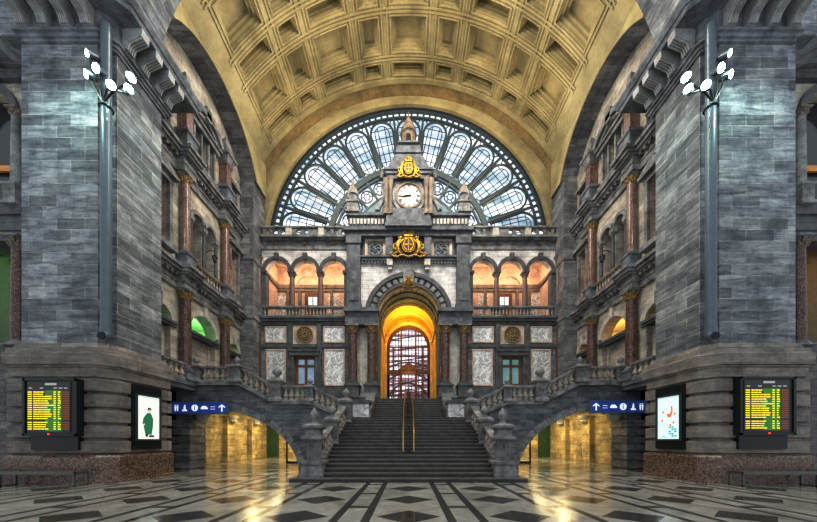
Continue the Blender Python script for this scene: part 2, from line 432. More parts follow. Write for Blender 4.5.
for s in (1, -1):
    sd = SIDE[s]
    # ---- side arch wall (spandrel) with segmental arch, face yellow, soffit stone
    b = MB(s); R = 4.67; yc, zc = 17.1, 17.7
    arc = [(yc + R*sin(radians(-62+124*i/32)), zc + R*cos(radians(-62+124*i/32))) for i in range(33)]
    outl = [(13.62, 24.0), (13.62, arc[3][1])] + [p for p in arc if p[0] < 13.6][:0] + [p for p in arc if p[0] > 13.62] + [(22.7, arc[-1][1]), (22.7, 24.0)]
    b.prism(outl, 'x', -XR-.02, -XW-.05)
    me = b.mesh('wall_'+sd, ['vault', 'grey_ashlar'])
    for p in me.polygons:
        if abs(p.normal.x) < .5: p.material_index = 1
    o = link('wall_'+sd, me); o['kind'] = 'structure'
    b = MB(s); b.ring((yc, zc), R, R+.06, 28, 136, -XR+.04, -XR-.02, 32, 'x'); struct('trim_5' if s > 0 else 'trim_6', b, 'vault')
    # ---- rear corner pier
    b = MB(s); b.box(-12.6, -XR-.2, 21.15, 22.9, 4.0, 20.2)
    b.box(-12.6, -XR-.14, 21.09, 22.9, 14.3, 14.5); b.box(-12.6, -XR-.14, 21.09, 22.9, 10.2, 10.45); b.box(-12.6, -XR-.12, 21.07, 22.9, 4.0, 5.2)
    struct('wall_back_'+sd, b, 'grey_ashlar')

    # ---- front pier: shaft
    q = [(-14.45, YP1), (-14.45, YP0), (-11.62, YP0), (-11.42, YP0+.28), (-X0-.05, YP0+.28), (-X0, YP0+.5), (-X0, YP1)]
    b = MB(s); b.prism([(-14.45, YP0), (-11.6, YP0), (-11.6, YP0+.32), (-X0, YP0+.32), (-X0, YP1), (-14.45, YP1)], 'z', 5.0, 26)
    shaft = struct('wall_front_'+sd, b, 'blue_ashlar')
    # pier base: rusticated courses over a red granite plinth
    base = [(-14.6, 10.95), (-11.4, 10.95), (-10.95, 11.35), (-10.95, 13.8), (-14.6, 13.8)]
    b = MB(s); rings = []
    z = 1.05
    for k in range(5):
        for dz, d in ((0, -.10), (.035, -.10), (.075, .03), (.495, .03), (.535, -.10), (.57, -.10)): rings.append((offs(base, d), z+dz))
        z += .57
    for zz, d in ((3.92, 0), (4.25, 0), (4.27, .05), (4.33, .05), (4.35, .12), (4.75, .12), (4.8, .06), (4.95, .04), (4.97, -.06), (5.18, -.12), (5.2, -.3)): rings.append((offs(base, d), zz))
    b.loft(rings); struct('wall_pier_'+sd, b, 'pier_base')
    b = MB(s); b.loft([(offs(base, d), zz) for zz, d in ((0, .12), (.08, .12), (.1, .09), (.96, .09), (1.05, .0))]); struct('baseboard_'+sd, b, 'red_granite')
    # cornice at the top of the pier
    b = MB(s); cor = [(-14.3, YP0), (-11.5, YP0), (-X0, YP0+.3), (-X0, YP1+.1), (-14.3, YP1+.1)]; cor2 = [(-13.4, YP0)] + cor[1:4] + [(-13.4, YP1+.1)]
    b.loft([(offs(cor, d), zz) for zz, d in ((16.36, .02), (16.38, .08), (16.47, .08), (16.49, .14), (16.6, .16), (16.62, .24), (16.7, .24), (16.72, .12), (17.5, .14))])
    b.loft([(offs(cor2, d), zz) for zz, d in ((17.48, .14), (17.5, .9), (17.66, .95), (17.68, 1.0), (17.88, 1.1), (17.96, 1.1), (17.98, .3), (18.4, .1))])
    co = struct('trim_7' if s > 0 else 'trim_8', b, 'blue_stone')
    bk = MB(s)
    def bracket_poly(x, y, dx, dy):
        # S-shaped console, profile along the outward direction
        prof = [(0, 0), (.16, .02), (.2, .12), (.26, .2), (.5, .28), (.75, .36), (.78, .56), (0, .56)]
        vs = []
        for w in (-.17, .17):
            for r, h in prof: vs.append((x + dx*r + (-dy)*w, y + dy*r + dx*w, 16.71 + h*1.4))
        k = len(prof)
        bk_ = MB(s); bk_.add(vs, [tuple(range(k)), tuple(reversed(range(k, 2*k)))] + [(i, (i+1) % k, k+(i+1) % k, k+i) for i in range(k)])
        for w in (-.12, -.04, .04, .12):
            bk_.tube([(x+dx*(r+.02)-dy*w, y+dy*(r+.02)+dx*w, 16.69+h*1.4) for r, h in prof[1:6]], .035, 6)
        obj('bracket', bk_, 'bracket_stone', co)
    for xx in (-14.1, -13.3, -12.5, -11.75): bracket_poly(xx, YP0-.14, 0, -1)
    for yy in (11.75, 12.4, 13.05, 13.6): bracket_poly(-X0+.14, yy, 1, 0)

    # ---- gallery slabs, terrace, front wall of the side flights with its rampant arch
    YW = 16.0
    def wx(px): return fx(px, YW)
    def wz(py): return fz(py, YW)
    ZG = 4.65; ZM = 3.63; ZL = 2.72
    top = [(wx(166), ZG), (wx(240), ZG), (wx(277), ZM), (wx(311), ZM), (wx(350), ZL)]
    arch = [(wx(190), 0), (wx(190), wz(416)), (wx(200), wz(412)), (wx(212), wz(409.5)), (wx(226), wz(409.5)), (wx(240), wz(412.5)), (wx(254), wz(418)), (wx(268), wz(425)), (wx(280), wz(434)), (wx(290), wz(445)), (wx(296), wz(456)), (wx(299), wz(466)), (wx(300), 0)]
    b = MB(s); b.prism([(wx(350), 0), (wx(300), 0)][::1] + list(reversed(arch))[1:] + [(wx(166), 0)] + top, 'y', YW, YW+1.2)
    struct('wall_stair_'+sd, b, 'dark_ashlar')
    # archivolt of the passage arch and string course under the balustrades
    b = MB(s); pts = arch[1:-1]
    for i in range(len(pts)-1):
        (xa, za), (xb, zb) = pts[i], pts[i+1]; d = Vector((xb-xa, zb-za)).normalized(); nn = Vector((-d.y, d.x))*.36
        b.prism([(xa, za), (xb, zb), (xb+nn.x, zb+nn.y), (xa+nn.x, za+nn.y)], 'y', YW-.06, YW)
    for i in range(len(top)-1): b.beam((top[i][0], YW-.04, top[i][1]-.08), (top[i+1][0], YW-.04, top[i+1][1]-.08), .3, .14)
    struct('trim_9' if s > 0 else 'trim_10', b, 'grey_stone')
    # gallery slab against the pier
    b = MB(s); b.box(-17, -X0-.1, 13.6, YW+.05, 4.2, ZG); b.box(-17, -X0+.0, 13.6, YW, 4.42, 4.6); b.box(-16, wx(236), YW+1.2, 22.3, 4.2, ZG)
    b.box(wx(236), -3.35, YW+1.9, 22.4, 3.6, 4.0); struct('floor_gallery_'+sd, b, 'dark_ashlar')
    # passage walls under the gallery
    b = MB(s); b.box(-13.9, -13.2, 17.2, 28, 0, 4.2)
    for yy in (21.3, 24.6): b.box(-13.2, -12.85, yy, yy+.9, 0, 3.3)
    b.box(-14, -6.3, 28, 28.4, 0, 4.2); struct('wall_passage_'+sd, b, 'warm_ashlar')
    b = MB(s); b.box(-6.3, -5.6, 17.2, 28.4, 0, 3.6); b.box(-15.2, -13.2, 13.8, 17.2, 0, 4.2); struct('wall_passage_inner_'+sd, b, 'dark_ashlar')
    b = MB(s); b.box(-13.2, -12.4, YW, 17.2, 0, 4.2)
    for k in range(6): b.box(-13.15, wx(190)+.03, YW-.05, YW+1.22, .1+.44*k, .1+.44*k+.36)
    struct('wall_passage_pillar_'+sd, b, 'grey_ashlar')
    b = MB(s); b.box(-13.2, -6.3, 17.2, 28, 4.02, 4.2); struct('ceiling_passage_'+sd, b, 'pale_stone')

# ================================================================== SIDE FACADES
CY = (15.65, 19.05)
def side_facade(s):
    sd = SIDE[s]
    yA, yB = 13.5, 21.2
    holes = [arch_poly(16.25, 18.45, 4.9, 7.75, 16, .95), arch_poly(13.75, 15.0, 4.9, 7.6, 12, .55), arch_poly(19.75, 20.85, 4.9, 7.6, 12, .5),
             arch_poly(16.4, 17.25, 11.0, 13.75, 12), arch_poly(17.45, 18.3, 11.0, 13.75, 12),
             rect(13.85, 14.75, 11.3, 14.3), rect(19.9, 20.7, 11.3, 14.3),
             rect(16.55, 17.0, 17.3, 19.0), rect(17.12, 17.6, 17.3, 19.0), rect(17.72, 18.15, 17.3, 19.0),
             rect(14.0, 14.7, 17.1, 18.6), rect(19.95, 20.6, 17.1, 18.6)]
    b = MB(s); b.prism(rect(yA, yB, ZG-.4, 23.4), 'x', -XW, -XW-.55, holes); struct('wall_facade_'+sd, b, 'beige_ashlar')
    # rooms behind the openings
    b = MB(s); b.box(-16.6, -16.5, 13.3, 22.2, 4.3, 10); b.box(-16.5, -12.45, 13.2, 13.3, 4.3, 10); b.box(-16.5, -12.45, 22.1, 22.2, 4.3, 10); b.box(-16.5, -12.45, 13.3, 22.1, 9.6, 9.8)
    struct('wall_room_'+sd, b, 'frosted_room')
    b = MB(s); b.box(-14.2, -14.1, 13.3, 22.2, 10.2, 20.5); b.box(-14.2, -12.4, 13.3, 22.2, 10.1, 10.2); b.box(-14.2, -12.4, 13.3, 22.2, 20.5, 20.6)
    struct('wall_upper_room_'+sd, b, 'brown_stone')
    # screens under the impost: blind stone panel, below each lit lunette
    b = MB(s)
    for y0, y1 in ((16.25, 18.45), (13.75, 15.0), (19.75, 20.85)):
        b.box(-12.45, -12.2, y0, y1, ZG-.2, 7.3); b.box(-12.22, -12.12, y0+.12, y0+.3, ZG, 7.2); b.box(-12.22, -12.12, y1-.3, y1-.12, ZG, 7.2)
        b.box(-12.2, -12.14, y0+.55, y1-.55, ZG+.9, 6.7)
    struct('wall_panel_'+sd, b, 'beige_ashlar')
    b = MB(s)
    for y0, y1 in ((16.25, 18.45), (13.75, 15.0), (19.75, 20.85)):
        b.box(-12.5, -11.75, y0-.05, y1+.05, 7.3, 7.42); b.box(-12.5, -11.68, y0-.08, y1+.08, 7.42, 7.55)
        b.box(-11.9, -11.8, y0-.3, y0, 7.3, 7.6); b.box(-11.9, -11.8, y1, y1+.3, 7.3, 7.6)
    struct('trim_11' if s > 0 else 'trim_12', b, 'dark_stone')
    # archivolts
    b = MB(s)
    for y0, y1, zs, rise in ((16.25, 18.45, 7.75, .95), (13.75, 15.0, 7.6, .55), (19.75, 20.85, 7.6, .5)):
        w = (y1-y0)/2; Rr = (w*w+rise*rise)/(2*rise); zc = zs+rise-Rr; a = math.degrees(asin(w/Rr)); b.ring(((y0+y1)/2, zc), Rr, Rr+.28, 90-a, 90+a, -XW+.1, -XW, 16, 'x')
        b.box(-XW, -XW+.22, (y0+y1)/2-.12, (y0+y1)/2+.12, zc+Rr-.05, zc+Rr+.55)
    struct('trim_13' if s > 0 else 'trim_14', b, 'pale_stone')
    b = MB(s)
    for yc in (16.825, 17.875): b.ring((yc, 13.75), .425, .62, 0, 180, -XW+.14, -XW, 14, 'x')
    for yc in (16.3, 17.35, 18.4): b.box(-XW-.1, -XW+.2, yc-.16, yc+.16, 13.55, 13.78)
    for y0, y1 in ((13.85, 14.75), (19.9, 20.7)):
        for q in (y0-.18, y1): b.box(-XW, -XW+.18, q, q+.18, 11.2, 14.3)
        b.box(-XW, -XW+.2, y0-.25, y1+.25, 14.3, 14.55); b.box(-XW, -XW+.4, y0-.35, y1+.35, 14.55, 14.7)
        b.prism([(y0-.38, 14.7), (y1+.38, 14.7), ((y0+y1)/2, 15.15)], 'x', -XW, -XW+.35)
        b.box(-XW, -XW+.35, y0-.3, y1+.3, 10.95, 11.2)
    for y0, y1 in ((14.0, 14.7), (19.95, 20.6)):
        for q in (y0-.14, y1): b.box(-XW, -XW+.14, q, q+.14, 17.1, 18.6)
        b.box(-XW, -XW+.3, y0-.25, y1+.25, 18.6, 18.85); b.box(-XW, -XW+.25, y0-.2, y1+.2, 16.95, 17.1)
    struct('trim_15' if s > 0 else 'trim_16', b, 'grey_stone')
    # the three long entablatures, broken forward over the columns
    def entab(z0, z1, pj, nm, mat, cols):
        b = MB(s); h = z1-z0
        segs = [(yA, yB, 0)] + [(c-.42, c+.42, .42) for c in cols]
        for y0, y1, e in segs:
            x = -XW; g = .03 if e else 0
            b.box(x-.05, x+.12+e, y0, y1, z0, z0+.32*h); b.box(x-.05, x+.16+e, y0-g, y1+g, z0+.28*h, z0+.34*h)
            b.box(x-.05, x+.1+e, y0, y1, z0+.32*h, z0+.62*h)
            for k, (a, c_) in enumerate(((.62, .72), (.72, .86), (.86, 1.0))): b.box(x-.05, x+.2+e+pj*(k+1)/3, y0-.06*(k+1)*(e > 0), y1+.06*(k+1)*(e > 0), z0+a*h, z0+c_*h)
        y = yA+.3
        while y < yB:
            b.box(-XW, -XW+.3, y, y+.12, z0+.5*h, z0+.62*h); y += .3
        struct(nm, b, mat)
    entab(9.35, 10.45, .36, 'trim_17' if s > 0 else 'trim_18', 'grey_stone', CY)
    entab(15.35, 16.5, .36, 'trim_19' if s > 0 else 'trim_20', 'grey_stone', CY)
    # wainscot band with little piercings, above the second entablature
    b = MB(s)
    for k in range(9): b.box(-XW, -XW+.14, 16.2+k*.28, 16.3+k*.28, 16.5, 17.05)
    b.box(-XW, -XW+.2, 16.1, 18.6, 17.0, 17.15)
    # attic: centre bay cornice and segmental arch pediment
    for yy in (16.42, 17.0, 17.6, 18.15): b.box(-XW, -XW+.16, yy, yy+.13, 17.15, 19.0)
    b.box(-XW, -XW+.3, 16.2, 18.5, 19.0, 19.25); b.box(-XW, -XW+.42, 16.15, 18.55, 19.25, 19.38)
    b.ring((17.35, 18.6), 1.55, 1.85, 25, 155, -XW+.4, -XW, 20, 'x'); b.ring((17.35, 18.6), 1.35, 1.5, 30, 150, -XW+.25, -XW, 20, 'x')
    b.box(-XW, -XW+.4, 17.15, 17.55, 20.0, 20.7)
    struct('trim_21' if s > 0 else 'trim_22', b, 'grey_stone')

def column_parts(h, r, shaft, cap, base='grey_stone', capmat='gold', ped=.0):
    """base, marble shaft with entasis, leafy capital"""
    def build():
        out = []
        if ped: out.append(('pedestal', MB().sq((0,0,0), [(r*1.7,0),(r*1.7,.12),(r*1.5,.16),(r*1.5,ped-.14),(r*1.75,ped-.08),(r*1.75,ped)]).mesh('pedestal', base), [], (0,0,0)))
        z = ped; bh = r*.9
        bm = MB().sq((0,0,z), [(r*1.4,0),(r*1.4,bh*.3)]); bm.lathe((0,0,z+bh*.3), [(r*1.38,0),(r*1.4,bh*.15),(r*1.3,bh*.3),(r*1.12,bh*.4),(r*1.2,bh*.55),(r*1.05,bh*.7)], 20)
        out.append(('base', bm.mesh('base', base, True), [], (0,0,0)))
        ch = r*1.8; sh = h - ped - bh - ch
        out.append(('shaft', MB().lathe((0,0,z+bh), [(r,0),(r,sh*.33),(r*.95,sh*.7),(r*.86,sh),(r*.92,sh+.01),(r*.92,sh+.05)], 24).mesh('shaft', shaft, True), [], (0,0,0)))
        cm = MB().lathe((0,0,z+bh+sh), [(r*.88,0),(r*1.0,ch*.1),(r*.9,ch*.16),(r*.95,ch*.5),(r*1.25,ch*.78)], 20)
        for k in range(8):
            a = 2*pi*k/8
            for lv, rr in ((.12, .95), (.42, 1.05)):
                a2 = a + (pi/8 if lv > .3 else 0); c_, s_ = cos(a2), sin(a2)
                cm.tube([(c_*r*rr, s_*r*rr, z+bh+sh+ch*lv), (c_*r*(rr+.12), s_*r*(rr+.12), z+bh+sh+ch*(lv+.2)), (c_*r*(rr+.34), s_*r*(rr+.34), z+bh+sh+ch*(lv+.3)), (c_*r*(rr+.36), s_*r*(rr+.36), z+bh+sh+ch*(lv+.22))], [r*.16, r*.2, r*.14, r*.06], 6)
        ab = MB().sq((0,0,z+bh+sh+ch*.78), [(r*1.2,0),(r*1.4,ch*.06),(r*1.4,ch*.22)])
        out.append(('capital', cm.mesh('capital', capmat, True), [('abacus', ab.mesh('abacus', cap), (0,0,0))], (0,0,0)))
        return out
    return build

def ornate():
    pass

def bal_mesh(h, r):
    k = (round(h, 2), r)
    if k not in PROTO:
        PROTO[k] = MB().lathe((0,0,0), [(r*.9,0),(r*.9,h*.07),(r*.5,h*.1),(r*.55,h*.14),(r,h*.3),(r*.95,h*.4),(r*.45,h*.68),(r*.4,h*.78),(r*.7,h*.82),(r*.55,h*.86),(r*.8,h*.93),(r*.8,h)], 10).mesh('baluster', 'baluster', True)
    return PROTO[k]
def balustrade(p0, p1, label, n, group='stone balustrades', H=.88, w=.3, r=.145, mat='grey_stone', name='stone_balustrade'):
    p0, p1 = Vector(p0), Vector(p1); t = thing(name, label, 'balustrade', p0, 0, group); d = p1 - p0
    up = Vector((0,0,1))
    obj('plinth', MB().beam(up*.07, d+up*.07, w, .14), mat, t)
    rl = MB().beam(up*(H-.07), d+up*(H-.07), w*1.15, .1); rl.beam(up*(H-.14), d+up*(H-.14), w*.9, .06); obj('rail', rl, mat, t)
    me = bal_mesh(H-.3, r)
    for i in range(n):
        q = d*((i+.5)/n); link('baluster', me, t, q+up*.13)
    return t
for s in (1, -1):
    side_facade(s); sd = SIDE[s]
    board = 'board'
    nm = ('nearer', 'farther')
    for i, y in enumerate(CY):
        place('col1', column_parts(9.35-ZG, .27, 'red_marble', 'grey_stone', 'blue_stone', 'dull_gold', .55), 'marble_column', f'{nm[i]} red marble column on the gallery level of the {sd} side facade', 'column', (-s*(XW-.27), y, ZG), 0, 'gallery columns')
        place('col2', column_parts(15.35-10.45, .23, 'rose_marble', 'grey_stone', 'blue_stone', 'dull_gold', .75), 'marble_column', f'{nm[i]} red marble column on the middle storey of the {sd} side facade', 'column', (-s*(XW-.27), y, 10.45), 0, 'middle storey columns')
        def pil():
            return [('pedestal', MB().sq((0,0,0), [(.42,0),(.42,.1),(.36,.14),(.36,.8),(.44,.86),(.44,1.0)]).mesh('pedestal', 'blue_stone'), [], (0,0,0)),
                    ('shaft', MB().sq((0,0,1.0), [(.3,0),(.3,.1),(.24,.14),(.24,1.35),(.3,1.4),(.3,1.5)]).mesh('shaft', 'rose_marble'), [], (0,0,0)),
                    ('capital', MB().sq((0,0,2.5), [(.28,0),(.34,.08),(.3,.12),(.42,.4),(.5,.45),(.5,.6)]).mesh('capital', 'grey_stone'), [], (0,0,0)),
                    ('finial', MB().sq((0,0,3.1), [(.26,0),(.3,.08),(.2,.14),(.22,.2),(.13,1.0),(.02,1.2)]).mesh('finial', 'grey_stone'), [], (0,0,0))]
        place('pil3', pil, 'attic_pilaster', f'{nm[i]} red marble attic pilaster with obelisk tip high on the {sd} facade', 'pilaster', (-s*(XW-.27), y, 16.5), 0, 'attic pilasters')
    # twin window columns of the middle storey
    for i, y in enumerate((16.3, 17.35, 18.4)):
        place('colo', column_parts(2.6, .1, 'dark_stone', 'grey_stone', 'blue_stone', 'brown_stone'), 'window_column', f'{["front", "middle", "rear"][i]} slender dark column of the twin arched window, {sd} facade', 'column', (-s*(XW-.08), y, 10.95), 0, 'twin window columns')
    balustrade((-s*(XW-.3), 16.15, 10.5), (-s*(XW-.3), 18.55, 10.5), f'small stone balcony balustrade under the twin arched window, {sd} facade', 9, H=.75, w=.2, r=.07, mat='brown_stone')
    # windows in the side facades
    def side_window(n, y0, y1, z0, z1, mat, pane):
        f = MB(s); x = -XW-.3
        for a, b_ in ((y0, y0+.1), (y1-.1, y1), ((y0+y1)/2-.05, (y0+y1)/2+.05)): f.box(x-.05, x+.05, a, b_, z0, z1)
        for a in (z0, z1-.1, z0+(z1-z0)*.68): f.box(x-.05, x+.05, y0, y1, a, a+.1)
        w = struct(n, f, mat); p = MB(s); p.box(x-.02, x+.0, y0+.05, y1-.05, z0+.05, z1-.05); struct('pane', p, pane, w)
    k0 = 10 if s > 0 else 20
    side_window(f'window_{k0}', 13.85, 14.75, 11.3, 14.3, 'orange_wood', 'glowing_pane')
    side_window(f'window_{k0+1}', 19.9, 20.7, 11.3, 14.3, 'orange_wood', 'glowing_pane')
    side_window(f'window_{k0+2}', 14.0, 14.7, 17.1, 18.6, 'wood', 'dark_pane')
    side_window(f'window_{k0+3}', 19.95, 20.6, 17.1, 18.6, 'wood', 'dark_pane')
    for j, (a, c_) in enumerate(((16.55, 17.0), (17.12, 17.6), (17.72, 18.15))): side_window(f'window_{k0+4+j}', a, c_, 17.3, 19.0, 'brown_stone', 'dark_pane')
    # hanging lantern before the twin window
    lt = thing('wall_lantern', f'black iron lantern on a bracket before the {sd} twin arched window', 'lantern', (-s*(XW-.08), 17.35, 12.2))
    m_ = MB(s); m_.tube([(.1,0,.25),(.4,0,.38),(.6,0,.3),(.62,0,.1)], .025, 6); obj('bracket', m_, 'black_metal', lt, True)
    m_ = MB(s); m_.lathe((.62,0,-.35), [(.03,0),(.1,.05),(.14,.3),(.17,.33),(.05,.45),(.02,.5)], 8); obj('lantern_body', m_, 'black_metal', lt)

# ================================================================== BALUSTRADES
def pedestal_build(w, h, ball, mat='grey_stone', ballmat='grey_stone'):
    def f():
        return [('base', MB().sq((0,0,0), [(w*1.15,0),(w*1.15,h*.12),(w*1.02,h*.16)]).mesh('base', mat), [], (0,0,0)),
                ('shaft', MB().sq((0,0,h*.16), [(w*.92,0),(w*.92,h*.6),(w*1.0,h*.62)]).mesh('shaft', mat), [], (0,0,0)),
                ('cap', MB().sq((0,0,h*.78), [(w,0),(w*1.3,h*.05),(w*1.3,h*.12),(w*1.0,h*.17),(w*.6,h*.22)]).mesh('cap', mat), [], (0,0,0)),
                ('ball_finial', MB().lathe((0,0,h), [(ball*.75,0),(ball*.7,ball*.2),(ball*.35,ball*.4),(ball*.45,ball*.6),(ball*.95,ball*1.1),(ball,ball*1.5),(ball*.8,ball*2),(ball*.35,ball*2.35),(ball*.25,ball*2.5),(ball*.08,ball*2.75)], 16).mesh('ball_finial', ballmat, True), [], (0,0,0))]
    return f
for s in (1, -1):
    sd = SIDE[s]; X = lambda px: s*fx(px, 16.0)
    yb = 16.02
    place('pedG', pedestal_build(.3, .95, .17), 'stair_pedestal', f'stone pedestal with ball where the {sd} gallery balustrade meets the marble column', 'pedestal', (X(196), yb, ZG), 0, 'stair pedestals')
    balustrade((X(202), yb, ZG), (X(232), yb, ZG), f'level stone gallery balustrade above the blue sign on the {sd}', 5)
    place('pedG', None, 'stair_pedestal', f'stone pedestal with ball at the top of the {sd} side stair', 'pedestal', (X(237), yb, ZG), 0, 'stair pedestals')
    balustrade((X(243), yb, ZG-.1), (X(271), yb, ZM+.12), f'sloping stone balustrade of the upper {sd} side stair flight', 5)
    place('pedM', pedestal_build(.3, 1.25, .24), 'stair_pedestal', f'tall stone pedestal with ball above the {sd} passage arch', 'pedestal', (X(277), yb, ZM), 0, 'stair pedestals')
    balustrade((X(283), yb, ZM), (X(306), yb, ZM), f'short level stone balustrade before the {sd} wooden facade window', 4)
    place('pedN', pedestal_build(.22, .9, .14), 'stair_pedestal', f'low stone pedestal at the head of the lower {sd} side stair flight', 'pedestal', (X(310), yb, ZM), 0, 'stair pedestals')
    balustrade((X(314), yb, ZM-.08), (X(342), yb, ZL+.15), f'sloping stone balustrade of the lower {sd} side stair flight', 5)
    place('pedL', pedestal_build(.3, 1.42, .2), 'stair_pedestal', f'stone pedestal with ball at the {sd} edge of the middle stair landing', 'pedestal', (-s*3.35, 16.1, ZL-.3), 0, 'stair pedestals')
    # gallery side balustrade between pier and column
    balustrade((-s*11.45, 13.85, ZG), (-s*11.45, 15.3, ZG), f'short gallery balustrade between the {sd} pier and the nearer marble column', 4)
    # lower stair balustrade
    slope = .16/.29
    zs = lambda y: max(.16, slope*(y-11.3))
    balustrade((-s*3.68, 12.45, zs(12.45)), (-s*3.57, 13.75, zs(13.75)), f'lower sloping stone balustrade of the main stair behind the {sd} newel post', 4, H=.95)
    place('pedS', pedestal_build(.27, 1.35, .2), 'stair_pedestal', f'stone pedestal with ball halfway up the {sd} side of the main stair', 'pedestal', (-s*3.55, 14.0, zs(14.0)-.15), 0, 'stair pedestals')
    balustrade((-s*3.53, 14.3, zs(14.3)), (-s*3.4, 15.8, zs(15.8)), f'upper sloping stone balustrade of the main stair below the {sd} landing', 4, H=.95)
    # scroll
    sc = MB(s); pts = [(-3.68+.02*math.sin(k), 12.35 + .09*k, 1.35 + .42*(k/8)**1.6) for k in range(9)]; sc.tube(pts, [.2,.19,.18,.17,.16,.15,.14,.13,.12], 10)
    tag(obj('stair_volute', sc, 'grey_stone', None, True), f'curved stone volute sweeping down to the {sd} newel post', 'volute', 'stair volutes')
    # newel post
    def newel():
        r = .3
        fl_ = MB().lathe((0,0,.62), [(.29,0),(.29,.05),(.25,.1),(.25,.75),(.29,.8)], 24)
        for k in range(12):
            a = 2*pi*k/12; fl_.tube([(.26*cos(a), .26*sin(a), .74), (.26*cos(a), .26*sin(a), 1.34)], .035, 6)
        return [('base', MB().sq((0,0,0), [(.46,0),(.46,.1),(.42,.14),(.40,.45),(.45,.5),(.45,.6),(.36,.64)]).mesh('base', 'grey_stone'), [], (0,0,0)),
                ('shaft', fl_.mesh('shaft', 'grey_stone', True), [], (0,0,0)),
                ('cap', MB().sq((0,0,1.42), [(.3,0),(.4,.06),(.4,.14),(.28,.2),(.26,.42),(.38,.5),(.38,.58),(.24,.66)]).mesh('cap', 'grey_stone'), [], (0,0,0)),
                ('ball_finial', MB().lathe((0,0,2.08), [(.2,0),(.1,.08),(.1,.14),(.16,.24),(.18,.34),(.15,.46),(.08,.54),(.05,.6),(.02,.66)], 18).mesh('ball_finial', 'grey_stone', True), [], (0,0,0))]
    place('newel', newel, 'newel_post', f'carved stone newel post with ball at the {sd} foot of the main stair', 'newel post', (-s*3.75, 11.95, .16), 0, 'newel posts')
    # pedestals flanking the upper flight
    place('pedU', lambda: [('base', MB().box(-.55,.55,-.45,.45,0,.25).mesh('base', 'dark_stone'), [], (0,0,0)), ('shaft', MB().box(-.48,.48,-.4,.4,.25,1.05).mesh('shaft', 'white_marble'), [], (0,0,0)),
          ('cap', MB().box(-.58,.58,-.48,.48,1.05,1.25).mesh('cap', 'dark_stone'), [], (0,0,0)), ('scroll', MB().lathe((0,0,1.25), [(.25,0),(.2,.08),(.24,.2),(.12,.3),(.05,.4)], 12).mesh('scroll', 'dark_stone', True), [], (0,0,0))],
          'flanking_pedestal', f'marble faced pedestal at the {sd} foot of the upper stair flight', 'pedestal', (-s*2.85, 18.3, ZL), 0, 'flanking pedestals')
    # sloped cheek wall beside the upper flight
    b = MB(s); b.prism([(18.72, ZL), (22.38, ZL), (22.38, 5.2), (21.7, 5.1), (18.72, 3.5)], 'x', -3.4, -2.32); struct('wall_cheek_'+sd, b, 'dark_ashlar')

# ---- main stair
st = thing('main_staircase', 'broad dark stone staircase rising to the golden archway', 'staircase', (0, 11.3, 0))
for i in range(17):
    z0 = .16*i; y0 = .29*i
    hw = 4.5 if i == 0 else 4.25 if i == 1 else 3.42
    if i == 0: y0 = -.06
    m_ = MB(); y1 = .29*i + (.9 if i < 2 else .5) if i < 16 else 8.0
    m_.box(-hw, hw, y0+.03, y1, z0 if i else .0, z0+.12); m_.cur = 1; m_.box(-hw, hw, y0, y1 if i == 16 else y0+.29+.03, z0+.12, z0+.16)
    obj('step', m_, ['step', 'nosing'], st)
under = MB(); under.prism([(0.4, 0), (16*.29, 16*.16), (8, 16*.16), (8, 0)], 'x', -3.4, 3.4); obj('core', under, 'dark_stone', st)
st2 = thing('upper_staircase', 'narrow upper flight of dark steps below the golden archway', 'staircase', (0, 18.4, ZL))
for i in range(12):
    z0 = .157*i; y0 = .29*i; m_ = MB(); y1 = y0+.6 if i < 11 else y0+9.5
    m_.box(-2.32, 2.32, y0+.03, y1, z0 if i else 0, z0+.12); m_.cur = 1; m_.box(-2.32, 2.32, y0, y1, z0+.12, z0+.16); obj('step', m_, ['step', 'nosing'], st2)
# side flights
for s in (1, -1):
    sd = SIDE[s]; fl_ = thing('side_staircase', f'stone side stair climbing from the landing to the {sd} gallery', 'staircase', (-s*3.4, 16.3, ZL), 0, 'side stairs')
    def flight(xa, za, xb, zb, k):
        for i in range(k):
            a = xa + (xb-xa)*i/k; c_ = xa + (xb-xa)*(i+1)/k; z = za + (zb-za)*(i+1)/k
            m_ = MB(); lo, hi = sorted((a, c_)); m_.box(lo+s*3.4, hi+s*3.4, .02, 1.6, z-.5-ZL, z-ZL); obj('step', m_, 'step', fl_)
    x_ = lambda px: s*fx(px, 16.0)
    flight(x_(346), ZL, x_(311), ZM, 6); flight(x_(277), ZM, x_(240), ZG, 7)
    m_ = MB(); lo, hi = sorted((x_(311), x_(277))); m_.box(lo+s*3.4, hi+s*3.4, .02, 1.6, ZM-.5-ZL, ZM-ZL); obj('landing', m_, 'step', fl_)

# ---- centre handrail: two brass rails over black ironwork
hr = thing('stair_handrail', 'double brass handrail on black ironwork up the middle of the main stair', 'handrail', (0, 12.9, .85))
def rail_z(y):  # height above floor of the walking line
    return .16/.29*(y-11.3)+.08 if y < 15.95 else (2.72 if y < 18.4 else 2.72+.157/.29*(y-18.4)+.08)
for q in (-.23, .23):
    pts = [(q, y-12.9, rail_z(y)+.92-.85) for y in (12.9, 14, 15, 15.95, 16.4, 18.0, 18.6, 19.6, 20.6, 21.5)]
    pts = [(q, -.05, rail_z(12.9)+.15-.85)] + pts + [(q, 21.6-12.9, 4.65-.85)]
    obj('rail', MB().tube(pts, .032, 8), 'brass', hr, True)
    for y in (13.1, 14.5, 15.9, 17.3, 18.5, 19.5, 20.5, 21.5): obj('post', MB().tube([(q, y-12.9, rail_z(y)-.85-.05), (q, y-12.9, rail_z(y)+.9-.85)], .025, 8), 'black_metal', hr)
